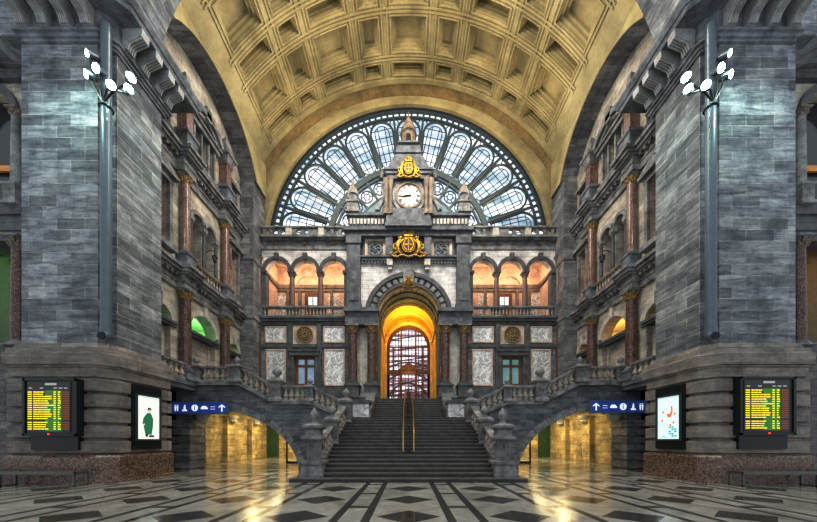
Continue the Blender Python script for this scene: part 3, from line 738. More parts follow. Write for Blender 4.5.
for y in (12.9, 14.5, 15.9, 17.3, 18.5, 19.5, 20.5, 21.5):
    m_ = MB(); z = rail_z(y)-.85; m_.tube([(-.23, y-12.9, z+.92), (.23, y-12.9, z+.92)], .025, 6); m_.tube([(-.23, y-12.9, z+.12), (.23, y-12.9, z+.12)], .02, 6)
    for k in range(3): zz = z+.25+.24*k; m_.tube([(.1*cos(t*pi/6), y-12.9, zz+.1*sin(t*pi/6)) for t in range(12)], .018, 6, True)
    obj('scrollwork', m_, 'black_metal', hr)

# ================================================================== BACK FACADE
def bx(px): return fx(px, DB)
def bz(py): return fz(py, DB)
Y = DB
for s in (1, -1):
    sd = SIDE[s]
    b = MB(s); b.prism(rect(bx(256), bx(350), 3.95, bz(320)), 'y', Y, Y+.5, [rect(bx(295), bx(316), bz(386), bz(357))]); struct('wall_lower_'+sd, b, 'grey_ashlar')
    # string course, dado lines, window surround
    b = MB(s); b.box(bx(256), bx(349), Y-.3, Y, bz(322.5), bz(319)); b.box(bx(256), bx(349), Y-.4, Y, bz(320), bz(318.3)); b.box(bx(256), bx(349), Y-.16, Y, bz(325.5), bz(322.5))
    b.box(bx(262), bx(349), Y-.12, Y, bz(347.8), bz(344.5))
    for a, c_ in ((288.5, 293), (317.5, 322)): b.box(bx(a), bx(c_), Y-.2, Y, bz(400), bz(325))
    b.box(bx(292), bx(295), Y-.26, Y, bz(400), bz(356)); b.box(bx(316), bx(319), Y-.26, Y, bz(400), bz(356)); b.box(bx(291), bx(320), Y-.34, Y, bz(356.5), bz(352.5)); b.box(bx(290), bx(321), Y-.42, Y, bz(352.5), bz(350.8))
    b.box(bx(262), bx(349), Y-.25, Y, 3.95, bz(388)); b.box(bx(256), bx(349), Y-.3, Y, 3.95, bz(394))
    struct('trim_23' if s > 0 else 'trim_24', b, 'dark_stone')
    # wooden window
    w = MB(s); x0, x1, z0, z1 = bx(295), bx(316), bz(386), bz(357)
    for a in (x0, (x0+x1)/2-.1, x1-.18): w.box(a, a+.19, Y+.12, Y+.24, z0, z1)
    for a in (z0, z1-.16, bz(367)): w.box(x0, x1, Y+.1, Y+.22, a, a+.18)
    wn = struct('window_2' if s > 0 else 'window_3', w, 'wood'); p = MB(s); p.box(x0, x1, Y+.2, Y+.22, z0, z1); struct('pane', p, 'blue_pane' if s > 0 else 'teal_pane', wn)
    # marble wall panels, each its own slab in a pale frame
    for (a, c_, t_, u_, lab) in ((265.5, 287, 326.5, 343, f'upper outer white veined marble panel left of the {sd} rosette' if s > 0 else 'upper outer white veined marble panel right of the right rosette'),
                              (323.5, 345, 326.5, 343, f'upper inner white veined marble panel between the {sd} rosette and the archway columns'),
                              (266.5, 286.5, 349.5, 386, f'tall outer white veined marble panel beside the {sd} wooden window'),
                              (324.5, 345, 349.5, 386, f'tall inner white veined marble panel between the {sd} wooden window and the archway columns')):
        t = thing('marble_tablet', lab, 'panel', (s*bx((a+c_)/2), Y, bz(u_)), 0, 'marble wall panels')
        hw = (bx(c_)-bx(a))/2; h = bz(t_)-bz(u_)
        obj('slab', MB().box(-hw+.08, hw-.08, -.05, 0, .08, h-.08), 'white_marble', t)
        fr = MB(); fr.box(-hw, hw, -.1, 0, 0, .09); fr.box(-hw, hw, -.1, 0, h-.09, h); fr.box(-hw, -hw+.09, -.1, 0, .09, h-.09); fr.box(hw-.09, hw, -.1, 0, .09, h-.09); obj('frame', fr, 'pink_stone', t)
    # round rosette in a square pale stone
    t = thing('rosette', f'round dark and gold rosette on a square pale stone over the {sd} wooden window', 'rosette', (s*bx(305.5), Y, bz(335)), 0, 'facade rosettes')
    obj('plate', MB().box(-.92, .92, -.08, 0, -.7, .7), 'pink_stone', t)
    m_ = MB(); m_.ring((0,0), .0, .62, 0, 360, -.14, -.08, 28); obj('disc', m_, 'dark_stone', t)
    m_ = MB(); m_.ring((0,0), .54, .62, 0, 360, -.2, -.14, 28); m_.ring((0,0), .14, .22, 0, 360, -.2, -.14, 16); m_.ring((0,0), .34, .38, 0, 360, -.18, -.14, 24)
    for k in range(12):
        a = 2*pi*k/12; m_.tube([(.22*cos(a), -.17, .22*sin(a)), (.54*cos(a+.12), -.17, .54*sin(a+.12))], .022, 5)
    obj('gilding', m_, 'gilding', t)
    # corner marble column at the outer end of the bay
    place('colc', column_parts(bz(328)-4.0, .2, 'red_marble', 'grey_stone', 'blue_stone', 'brown_stone', .9), 'marble_column', f'slim red marble column beside the {sd} rear corner pier', 'column', (s*bx(260), Y-.3, 4.0), 0, 'facade corner columns')
    place('colc2', column_parts(bz(258)-bz(318.3), .16, 'column_dark', 'grey_stone', 'blue_stone', 'brown_stone', .9), 'marble_column', f'slim dark column at the outer end of the {sd} loggia', 'column', (s*bx(260.5), Y-.22, bz(318.3)), 0, 'facade corner columns')
    # loggia: front wall with three arches
    cx = [277, 305.5, 334]; r = 11.3*DB/F; zsn = bz(271.5)
    pts = [(bx(256), bz(250)), (bx(256), bz(316)), (bx(264), bz(316)), (bx(264), zsn)]
    for c_ in cx:
        for i in range(17): a = pi - pi*i/16; pts.append((bx(c_)+r*cos(a), zsn+r*sin(a)))
    pts += [(bx(347), zsn), (bx(347), bz(316)), (bx(352), bz(316)), (bx(352), bz(250))]
    b = MB(s); b.prism(pts, 'y', Y, Y+.45); struct('wall_loggia_'+sd, b, 'white_ashlar')
    b = MB(s)
    for c_ in cx:
        b.ring((bx(c_), zsn), r, r+.26, 0, 180, Y-.12, Y, 20); b.prism([(bx(c_)-.1, zsn+r-.05), (bx(c_)+.1, zsn+r-.05), (bx(c_)+.17, zsn+r+.42), (bx(c_)-.17, zsn+r+.42)], 'y', Y-.25, Y)
    for px in (264, 347): b.box(bx(px)-.2, bx(px)+.2, Y-.12, Y+.4, bz(316), zsn-.2); b.box(bx(px)-.28, bx(px)+.28, Y-.2, Y+.45, zsn-.2, zsn)
    struct('trim_25' if s > 0 else 'trim_26', b, 'dark_stone')
    for i, px in enumerate((291.3, 319.8)):
        place('coll', column_parts(zsn-bz(318.3), .2, 'column_dark', 'grey_stone', 'dark_stone', 'brown_stone', .85), 'loggia_column', f'{["outer", "inner"][i]} dark column carrying the triple arches of the {sd} loggia', 'column', (s*bx(px), Y+.18, bz(318.3)), 0, 'loggia columns')
    # loggia room
    yr = DB+2.7
    b = MB(s); b.box(bx(262), bx(349), yr, yr+.2, bz(322), bz(247)); b.box(bx(262)-.1, bx(262), Y+.45, yr, bz(322), bz(247)); b.box(bx(349), bx(349)+.1, Y+.45, yr, bz(322), bz(247)); b.box(bx(262), bx(349), Y+.45, yr, bz(247), bz(246))
    struct('wall_loggia_room_'+sd, b, 'salmon')
    b = MB(s); b.box(bx(256), bx(350), Y-.05, yr+.2, bz(320.5), bz(318.5)); struct('floor_loggia_'+sd, b, 'grey_stone')
    # interior trim: dado, pilasters, star ornaments
    R = lambda px: fx(px, yr); Z = lambda py: fz(py, yr)
    b = MB(s); x0, x1 = bx(262), bx(349); b.box(x0, x1, yr-.16, yr, Z(289), Z(285.5)); b.box(x0, x1, yr-.1, yr, Z(287), Z(292))
    for px in (288, 300, 322, 332): b.box(R(px)-.12, R(px)+.12, yr-.12, yr, bz(320), Z(288))
    b.box(x0, x0+.15, Y+.5, yr, Z(289), Z(285.5)); struct('trim_27' if s > 0 else 'trim_28', b, 'brown_stone')
    b = MB(s)
    for px in (286, 309, 335):
        for k in range(2):
            a0 = k*pi/4; b.prism([(R(px)+.62*cos(a0+pi/4+j*pi/2), Z(272)+.62*sin(a0+pi/4+j*pi/2)) for j in range(4)], 'y', yr-.04-.02*k, yr)
    b.ring((R(309), Z(290)), 1.1, 1.2, 20, 160, yr-.1, yr, 16); struct('trim_29' if s > 0 else 'trim_30', b, 'pink_stone')
    d = MB(s); d.box(R(305.5)-.0, R(305.5)+1.3, yr-.14, yr, bz(320), Z(294)); dn = struct('door_2' if s > 0 else 'door_3', d, 'wood')
    p = MB(s); p.box(R(305.5)+.3, R(305.5)+.62, yr-.17, yr-.14, Z(306), Z(298)); p.box(R(305.5)+.7, R(305.5)+1.02, yr-.17, yr-.14, Z(306), Z(298)); struct('pane', p, 'lightbox_blue', dn)
    for px in (283, 334):
        p = MB(s); p.box(R(px)-.45, R(px)+.45, yr-.05, yr, bz(318), Z(294)); struct('panel', p, 'white_marble', dn)
    bl = balustrade((s*bx(264), Y-.12, bz(318.3)), (s*bx(347), Y-.12, bz(318.3)), f'stone loggia balustrade below the {sd} triple arches', 24, H=.84, w=.24, r=.07)
    # entablature over the arches with gilt studs, then the pierced parapet
    b = MB(s); b.box(bx(256), bx(350), Y-.08, Y+.6, bz(250), bz(247.5)); b.box(bx(256), bx(350), Y-.04, Y+.6, bz(247.5), bz(242)); b.box(bx(256), bx(350), Y-.3, Y+.6, bz(242), bz(240.6)); b.box(bx(256), bx(350), Y-.45, Y+.6, bz(240.6), bz(238.6)); struct('trim_31' if s > 0 else 'trim_32', b, 'grey_stone')
    b = MB(s)
    for px in (277, 305.5, 334): b.ball((bx(px), Y-.1, bz(244.5)), .09)
    struct('trim_33' if s > 0 else 'trim_34', b, 'gold')
    t = thing('pierced_parapet', f'pierced stone parapet below the fan window on the {sd}', 'parapet', (s*bx(303), Y-.1, bz(238.6)), 0, 'pierced parapets')
    H = bz(228.5)-bz(238.6); W = bx(348)-bx(258)
    m_ = MB(); holes = []
    for k in range(12):
        cxk = -W/2 + W*(k+.5)/12
        if k in (4, 7): continue
        holes.append([(cxk+.2*cos(2*pi*j/12), H*.5+.2*sin(2*pi*j/12)) for j in range(12)])
    m_.prism(rect(-W/2, W/2, .1, H-.12), 'y', -.1, .1, holes); obj('panel', m_, 'grey_stone', t)
    obj('rail', MB().box(-W/2, W/2, -.2, .2, H-.12, H), 'grey_stone', t); obj('plinth', MB().box(-W/2, W/2, -.16, .16, 0, .1), 'grey_stone', t)
    for px in (290, 322): obj('post', MB().box(s*bx(px)-s*bx(303)-.22, s*bx(px)-s*bx(303)+.22, -.18, .18, 0, H), 'pale_stone', t)

# ---- central bay
CW = bx(349)
b = MB(); ro = 31*DB/F; zs_ = bz(318)
b.prism(rect(CW, -CW, 4.0, bz(262)), 'y', Y, Y+.6, [arch_poly(-ro, ro, 4.05, zs_, 24)]); struct('wall_centre', b, 'white_ashlar')
b = MB(); b.box(CW, -CW, Y+.05, Y+.7, bz(262), bz(225)); struct('wall_centre_upper', b, 'grey_ashlar')
# archivolt with a ring of little sunk panels
b = MB(); b.ring((0, zs_), ro+.62, ro+.92, 0, 180, Y-.42, Y, 40); b.ring((0, zs_), ro, ro+.14, 0, 180, Y-.36, Y, 40); b.ring((0, zs_), ro+.1, ro+.7, 0, 180, Y-.24, Y, 40); struct('trim_35', b, 'dark_stone', smooth=False)
b = MB()
for k in range(17):
    a = 180*(k+.5)/17; b.ring((0, zs_), ro+.2, ro+.56, a-3.3, a+3.3, Y-.34, Y-.2, 3)
struct('trim_36', b, 'grey_stone')
# barrel passage
YP = 25.0
b = MB(); b.ring((0, zs_), ro, ro+.3, 0, 180, Y+.3, YP, 32); b.box(-ro-.3, -ro, Y+.3, YP, 4.0, zs_); b.box(ro, ro+.3, Y+.3, YP, 4.0, zs_)
for yy in (23.2, 24.1): b.ring((0, zs_), ro-.07, ro+.1, 0, 180, yy, yy+.3, 32)
struct('wall_passage_arch', b, 'dark_ashlar', smooth=True)
YG = 28.0; r2 = ro-.06; gw = 21.5*YG/F; gs = fz(347, YG); gx = lambda px: fx(px, YG); gz = lambda py: fz(py, YG)
b = MB(); b.ring((0, zs_), r2, r2+.5, 0, 180, YP, YG+.4, 28); b.box(-r2-.5, -r2, YP, YG+.4, 4, zs_); b.box(r2, r2+.5, YP, YG+.4, 4, zs_); struct('wall_vestibule', b, 'yellow', smooth=True)
b = MB(); b.prism(rect(-r2-.3, r2+.3, 4.0, zs_+r2+.3), 'y', YG+.12, YG+.5, [arch_poly(-gw, gw, 4.05, gs, 24)]); struct('wall_gate', b, 'yellow')
b = MB(); b.box(-7, 7, 22.3, 50, 4.4, 4.6); struct('floor_upper', b, 'dark_stone')
# gate
g = MB(); g.ring((0, gs), gw-.28, gw, 0, 180, YG, YG+.2, 28)
for px in (387.6, 400.4, 415.2, 428.0): g.box(gx(px), gx(px+1.4), YG, YG+.2, 4.6, gz(371) if px in (387.6, 428.0) else gs+gw*.72)
g.box(-gw, -gw+.25, YG, YG+.2, 4.6, gs); g.box(gw-.25, gw, YG, YG+.2, 4.6, gs); g.box(-gw, gw, YG-.05, YG+.25, gz(374), gz(370.5))
for px in (393.5, 423): g.box(gx(px)-.08, gx(px)+.08, YG, YG+.2, 4.6, gs)
for py in (347.5, 357): g.box(-gw, gw, YG, YG+.16, gz(py), gz(py-.9))
for px in (399.5, 416.3): g.box(gx(px), gx(px+.9), YG-.05, YG+.2, 4.6, gz(371))
gate = struct('door_1', g, 'wood')
p = MB(); p.ring((0, gs), gw, gw+.3, 0, 180, YG-.1, YG+.12, 28); p.box(-gw-.3, -gw, YG-.1, YG+.12, 4.6, gs); p.box(gw, gw+.3, YG-.1, YG+.12, 4.6, gs); struct('trim_50', p, 'pale_yellow')
p = MB()
for yy in (25.15, 26.6): p.ring((0, zs_), r2-.09, r2+.05, 0, 180, yy, yy+.3, 28)
for q in (-1, 1): x_ = sorted((q*(r2+.05), q*(r2-.14))); p.box(x_[0], x_[1], YP, YG, zs_-.12, zs_+.12)
struct('trim_51', p, 'pale_yellow')
p = MB(); p.prism([(gx(398), gz(370)), (gx(419), gz(370)), (gx(408.5), gz(362.5))], 'y', YG-.12, YG+.2); struct('pediment', p, 'wood', gate)
p = MB()
for k in range(13): x = -gw+2*gw*(k+.5)/13; h = gs + sqrt(max(0, gw*gw-x*x)); p.box(x-.022, x+.022, YG+.05, YG+.1, 4.6, h)
for k in range(22): z = 4.9+k*.46; w_ = gw if z < gs else sqrt(max(.01, gw*gw-(z-gs)**2)); p.box(-w_, w_, YG+.05, YG+.1, z-.02, z+.02)
p.ring((0, gz(400)), 1.0, 1.06, 0, 180, YG+.02, YG+.1, 20); p.ring((0, gz(400)), 1.6, 1.66, 0, 180, YG+.02, YG+.1, 20)
struct('glazing_bars', p, 'leadwork', gate)
# train hall beyond the gate: a bright glazed end wall with its iron ribs
b = MB(); b.box(-9, 9, 46, 46.2, 0, 26); sh = struct('window_4', b, 'shed_glass')
b = MB()
for k in range(9): b.box(-6+k*1.5-.06, -6+k*1.5+.06, 45.7, 45.9, 4, 24)
for k in range(10): b.beam((-7, 45.6, 6+k*1.7), (7, 45.6, 8+k*1.7), .1, .16)
for k in range(3): b.ring((0, 7), 3+k*1.3, 3.2+k*1.3, 0, 180, 44.9-k, 45.0-k, 24)
struct('trim_37', b, 'iron')
# upper pilasters, entablature blocks, cornices
b = MB()
for s in (1, -1):
    b.sx = s
    b.box(bx(348), bx(361), Y-.4, Y+.1, bz(313), bz(240)); b.box(bx(347), bx(362), Y-.5, Y+.1, bz(313), bz(306)); b.box(bx(347), bx(362), Y-.5, Y+.1, bz(247), bz(240)); b.box(bx(350), bx(359), Y-.46, Y-.4, bz(303), bz(250))
    b.box(bx(347), bx(379), Y-.75, Y+.1, bz(328), bz(322)); b.box(bx(347.5), bx(378.5), Y-.68, Y+.1, bz(322), bz(316)); b.box(bx(346), bx(380), Y-.9, Y+.1, bz(316), bz(312.5))
    b.box(bx(386), bx(393), Y-.42, Y, bz(258), bz(232)); b.box(bx(363), bx(366), Y-.1, Y+.05, bz(262), bz(238)); 
b.sx = 1
b.box(bx(362), -bx(362), Y-.3, Y+.05, bz(262.5), bz(260)); b.box(bx(361), -bx(361), Y-.42, Y+.05, bz(260), bz(258.5))
b.box(bx(346), -bx(346), Y-.5, Y+.6, bz(240), bz(236)); b.box(bx(345), -bx(345), Y-.7, Y+.6, bz(236), bz(232.5)); b.box(bx(386), -bx(386), Y-.9, Y+.6, bz(234), bz(230.5)); b.box(bx(349), -bx(349), Y-.35, Y+.6, bz(232.5), bz(218)); b.box(bx(347.5), -bx(347.5), Y-.5, Y+.6, bz(220), bz(217)); b.box(bx(387), -bx(387), Y-.8, Y+.6, bz(230.5), bz(216.5))
struct('trim_38', b, 'slate_stone')
b = MB()
for px in (390, 427):
    b.box(bx(px)-.22, bx(px)+.22, Y-.42, Y, bz(268), bz(262)); b.box(bx(px)-.16, bx(px)+.16, Y-.3, Y, bz(271.5), bz(268))
for k in range(30): x = bx(363)+k*(-2*bx(363))/29; b.box(x-.06, x+.06, Y-.2, Y, bz(264.2), bz(262.5))
for s in (1, -1):
    for k in range(10): x = s*(bx(352)+k*.26); b.box(x-.07, x+.07, Y-.45, Y, bz(228), bz(223))
struct('trim_39', b, 'pale_stone')
b = MB(); b.box(bx(393), -bx(393), Y-.1, Y+.05, bz(258.5), bz(234)); struct('trim_40', b, 'dark_stone')
# archway columns in pairs
for i, px in enumerate((354, 372.5, 444.5, 463)):
    lab = ('outer red marble column left of the golden archway', 'inner red marble column left of the golden archway', 'inner red marble column right of the golden archway', 'outer red marble column right of the golden archway')[i]
    place('colg', column_parts(bz(328)-4.65, .33, 'red_marble', 'grey_stone', 'dark_stone', 'dull_gold', .95), 'marble_column', lab, 'column', (bx(px), Y-.38, 4.65), 0, 'archway columns')
b = MB()
for s in (1, -1):
    b.sx = s; b.box(bx(346), bx(381), Y-.9, Y+.1, 3.95, 4.65); b.box(bx(376.5), bx(378.5), Y-.1, Y+.2, 4.65, zs_)
struct('trim_41', b, 'dark_stone')
b = MB()
for s in (1, -1): b.sx = s; b.box(bx(359.5), bx(367.5), Y-.08, Y, 5.0, bz(331))
struct('trim_42', b, 'pale_stone')
# square carved stones either side of the arms
for s in (1, -1):
    sd = SIDE[s]; t = thing('carved_medallion', f'square pale framed carved stone roundel {sd} of the gilt coat of arms', 'carving', (s*bx(375.5), Y, bz(250)), 0, 'carved medallions')
    fr = MB()
    for a, c_, e, f_ in ((-.78,.78,-.78,-.58),(-.78,.78,.58,.78),(-.78,-.58,-.58,.58),(.58,.78,-.58,.58)): fr.box(a, c_, -.12, .05, e, f_)
    obj('frame', fr, 'pink_stone', t); obj('field', MB().box(-.58, .58, -.03, .05, -.58, .58), 'grey_stone', t)
    m_ = MB(); m_.ring((0,0), .38, .48, 0, 360, -.12, -.03, 24)
    for k in range(6): a = pi*k/3; m_.tube([(.38*cos(a), -.07, .38*sin(a)), (.18*cos(a+.5), -.1, .18*sin(a+.5)), (0,-.07,0)], .05, 6)
    m_.ball((0,-.07,0), .12); obj('roundel', m_, 'blue_stone', t)

# ---- gilt heraldry (a shield with crown, supporters and scrolls)
def heraldry(name, label, loc, w, h, tall):
    t = thing(name, label, 'coat of arms', loc)
    oval = lambda rx, rz, zc=-.1, n=20: [(rx*w*cos(2*pi*k/n), (zc+rz*sin(2*pi*k/n))*h) for k in range(n)]
    back = MB(); back.prism([(-.6*w,-.52*h),(.6*w,-.52*h),(.46*w,-.2*h),(.3*w,.1*h),(.16*w,.4*h),(-.16*w,.4*h),(-.3*w,.1*h),(-.46*w,-.2*h)], 'y', -.04, .06); obj('mantle', back, 'dark_gilding', t)
    m_ = MB(); m_.prism(oval(.15, .19), 'y', -.14, .0); sh = obj('shield', m_, 'shield_red', t)
    m_ = MB(); m_.tube([(x, -.14, z) for x, z in oval(.17, .21)], .03*w, 6, True); m_.tube([(x, -.12, z) for x, z in oval(.225, .27)], .022*w, 6, True); obj('shield_border', m_, 'gold', t, True)
    m_ = MB(); m_.box(-.012*w, .012*w, -.17, -.13, -.27*h, .07*h); m_.box(-.13*w, .13*w, -.17, -.13, -.115*h, -.085*h); obj('charge', m_, 'gold', sh)
    for q in (-1, 1):
        m_ = MB(); m_.tube([(q*.25*w,-.1,-.46*h),(q*.36*w,-.16,-.34*h),(q*.37*w,-.19,-.16*h),(q*.32*w,-.2,.0),(q*.27*w,-.2,.07*h)], [.03*w,.065*w,.07*w,.055*w,.04*w], 8)
        m_.ball((q*.27*w, -.22, .1*h), .055*w, 8, 1.1); m_.tube([(q*.34*w,-.2,-.08*h),(q*.25*w,-.22,-.04*h),(q*.2*w,-.2,.04*h)], [.035*w,.03*w,.02*w], 6)
        m_.tube([(q*.38*w,-.14,-.36*h),(q*.48*w,-.16,-.42*h),(q*.42*w,-.14,-.5*h)], [.045*w,.04*w,.02*w], 6); m_.tube([(q*.42*w,-.1,-.28*h),(q*.53*w,-.1,-.2*h),(q*.5*w,-.1,-.06*h),(q*.44*w,-.1,-.1*h)], [.025*w,.022*w,.02*w,.012*w], 6); obj('supporter', m_, 'gold', t, True)
        for k in range(5):
            f = k/4; cx_, cz_ = q*(.2+.36*f)*w, (.3-.72*f)*h; e_ = .07*w; m_ = MB()
            m_.tube([(cx_+q*e_*(1-j/9)*cos(j*.9), -.08, cz_+e_*(1-j/9)*sin(j*.9)) for j in range(8)], [.022*w*(1-j/12) for j in range(8)], 6); obj('leaf_scroll', m_, 'gilding', t, True)
    m_ = MB(); zb = .17*h; m_.box(-.15*w, .15*w, -.2, -.02, zb, zb+.05*h)
    for k in range(5):
        x = (-.13+.065*k)*w; m_.tube([(x, -.12, zb+.04*h), (x*1.35, -.14, zb+.12*h), (x*.8, -.14, zb+.2*h), (0, -.12, zb+.24*h)], .018*w, 6)
    m_.ball((0, -.12, zb+.27*h), .035*w, 8); obj('crown', m_, 'gold', t, True)
    if tall:
        for x, hh in ((-.2, .62), (0, .72), (.2, .62)):
            m_ = MB(); m_.tube([(x*w*.6,-.1,.36*h),(x*w,-.14,(hh-.12)*h),(x*w*1.25,-.12,hh*h)], [.05*w,.045*w,.02*w], 8); m_.tube([(x*w-.07*w,-.14,(hh-.14)*h),(x*w+.07*w,-.14,(hh-.14)*h)], .022*w, 6); obj('plume', m_, 'gold', t, True)
    m_ = MB(); m_.tube([(.1*k*w, -.15, (-.5-.035*cos(k*1.5))*h) for k in range(-6, 7)], .032*w, 6); obj('ribbon', m_, 'gilding', t, True)
heraldry('coat_of_arms', 'large gilt coat of arms with crown below the clock', (0, Y-.42, fz(242, 21.9)), 2.1, 2.1, True)
heraldry('gilt_crest', 'gilt crest on the gable above the clock', (0, Y-.9, fz(166, 21.4)), 1.4, 1.55, False)
heraldry('keystone_shield', 'small gilt shield on the keystone of the golden archway', (0, Y-.62, fz(281, 21.7)), .7, .85, False)
b = MB(); b.prism([(-.3, bz(290)), (.3, bz(290)), (.48, bz(272)), (-.48, bz(272))], 'y', Y-.55, Y); struct('trim_43', b, 'grey_stone')

# ---- clock pavilion
t = thing('clock_pavilion', 'grey stone clock pavilion with domed lantern before the fan window', 'pavilion', (0, Y-.3, fz(217, 21.9)))
zr = fz(217, 21.9); Zp = lambda py: fz(py, 21.9)-zr; W_ = lambda px: fx(px, 21.9)
m_ = MB(); m_.box(W_(389), -W_(389), -.3, .5, 0, Zp(176)); m_.box(W_(386), -W_(386), -.36, .5, 0, Zp(213)); obj('body', m_, 'slate_stone', t)
m_ = MB(); m_.box(W_(386), -W_(386), -.6, .6, Zp(178), Zp(175)); m_.box(W_(384.5), -W_(384.5), -.7, .6, Zp(175), Zp(173)); m_.box(W_(388), -W_(388), -.5, .5, Zp(182), Zp(178)); obj('cornice', m_, 'slate_stone', t)
m_ = MB(); gable = []
for i in range(17):
    x = -1+2*i/16; gable.append((x*1.6, Zp(173) + 1.75*(1-abs(x)**2.2)))
m_.prism([(-1.75, Zp(173))] + gable + [(1.75, Zp(173))], 'y', -.4, .5); m_.prism([(-.95, Zp(156)), (.95, Zp(156)), (.8, Zp(148)), (-.8, Zp(148))], 'y', -.5, .7); m_.prism([(-.8, Zp(148.3)), (.8, Zp(148.3)), (.66, Zp(146.6)), (-.66, Zp(146.6))], 'y', -.66, .7); obj('gable', m_, 'slate_stone', t)
m_ = MB(); m_.lathe((0, 0, Zp(147.2)), [(.62,0),(.62,.12),(.5,.16),(.5,1.0),(.62,1.05),(.62,1.15),(.5,1.3),(.42,1.7),(.3,1.95),(.14,2.05),(.16,2.25),(.06,2.4),(.03,2.8)], 12); lan = obj('lantern', m_, 'brown_stone', t)
m_ = MB(); m_.prism(arch_poly(-.17, .17, Zp(146.5), Zp(140)), 'y', -.56, -.3); obj('opening', m_, 'void', lan)  # solid black arch, shade inside the lantern put into colour
for q in (-1, 1):
    for k in (0, 1):
        m_ = MB(); m_.lathe((q*(1.28+.33*k), -.42, 0), [(.2,0),(.2,.3),(.14,.36),(.13,Zp(186)-.4),(.17,Zp(186)-.2),(.22,Zp(182)-.1),(.22,Zp(182))], 12); obj('colonnette', m_, 'brown_stone', t, True)
    m_ = MB(); pts = []
    for k in range(18):
        a = k/17; ang = pi*1.9*a; pts.append((q*(1.95+.38*(1-a)*cos(ang)-.05), -.1, .5+2.4*a*.9+.15*sin(ang)))
    m_.tube(pts, [.2-.1*k/17 for k in range(18)], 8); obj('volute', m_, 'grey_stone', t, True)
    m_ = MB(); m_.lathe((q*1.95, -.1, Zp(178)), [(.25,0),(.15,.1),(.2,.25),(.1,.4),(.03,.6)], 10); obj('urn', m_, 'grey_stone', t, True)
ck = thing('clock', 'round white faced station clock in the stone pavilion', 'clock', (fx(409, 21.7), Y-.62, fz(195.5, 21.7)))
r_ = .84
obj('dial', MB().ring((0,0), 0, r_, 0, 360, -.05, .02, 40), 'dial', ck)
obj('bezel', MB().ring((0,0), r_, r_+.14, 0, 360, -.14, .06, 40), 'brown_stone', ck, True); m_ = MB(); m_.ring((0,0), r_+.14, r_+.4, 0, 360, -.06, .06, 40); obj('surround', m_, 'grey_stone', ck)
m_ = MB()
NUM = ['XII','I','II','III','IIII','V','VI','VII','VIII','IX','X','XI']
for k in range(12):
    a = -2*pi*k/12; X_ = Matrix.Rotation(-a, 4, 'Y'); txt = NUM[k]; wd = {'I': .055, 'V': .1, 'X': .1}; tot = sum(wd[c_] for c_ in txt); x = -tot/2
    m_.xf = Matrix.Rotation(2*pi*k/12, 4, 'Y') @ Matrix.Translation((0, -.06, .68))
    for c_ in txt:
        w0 = wd[c_]; c0 = x+w0/2
        if c_ == 'I': m_.box(c0-.016, c0+.016, -.005, .005, -.1, .1)
        elif c_ == 'V': m_.beam((c0-.035,0,.1), (c0,0,-.1), .01, .03, Vector((1,0,0))); m_.beam((c0+.035,0,.1), (c0,0,-.1), .01, .018, Vector((1,0,0)))
        else: m_.beam((c0-.035,0,.1), (c0+.035,0,-.1), .01, .03, Vector((1,0,0))); m_.beam((c0+.035,0,.1), (c0-.035,0,-.1), .01, .018, Vector((1,0,0)))
        x += w0
m_.xf = None
for k in range(60): a = 2*pi*k/60; m_.beam((.785*sin(a), -.06, .785*cos(a)), (.82*sin(a), -.06, .82*cos(a)), .012, .012, Vector((0,1,0)))
obj('numerals', m_, 'dark_paint', ck)
for nm_, hour, L, w_ in (('hour_hand', 8.73/12, .45, .065), ('minute_hand', 44/60, .7, .045)):
    a = 2*pi*hour; m_ = MB(); m_.xf = Matrix.Rotation(a, 4, 'Y'); m_.prism([(-w_*.7, -.16), (w_*.7, -.16), (w_, L*.6), (0, L), (-w_, L*.6)], 'y', -.1, -.08); obj(nm_, m_, 'dark_paint', ck)
m_ = MB(); m_.box(-.75, .75, -.1, .1, -1.75, -1.42); m_.box(-.6, .6, -.14, .1, -1.7, -1.47); tag(obj('clock_plaque', m_, 'pink_stone', None, False, (fx(409, 21.7), Y-.62, fz(195.5, 21.7))), 'narrow pink stone plaque directly under the station clock', 'plaque')
# turrets either side
for s in (1, -1):
    sd = SIDE[s]
    place('turret', lambda: [('base', MB().sq((0,0,0), [(.5,0),(.5,.15),(.4,.2),(.4,.7),(.48,.75),(.48,.85)]).mesh('base', 'grey_stone'), [], (0,0,0)),
        ('drum', MB().lathe((0,0,.85), [(.36,0),(.3,.08),(.3,.55),(.42,.62),(.42,.72)], 12).mesh('drum', 'grey_stone'), [], (0,0,0)),
        ('dome', MB().lathe((0,0,1.57), [(.4,0),(.38,.2),(.25,.45),(.12,.6),(.14,.75),(.05,.9),(.02,1.3)], 12).mesh('dome', 'brown_stone', True), [], (0,0,0))],
        'turret_finial', f'small domed stone turret on the parapet {sd} of the clock pavilion', 'turret', (s*bx(353.5), Y-.1, bz(217)), 0, 'parapet turrets')

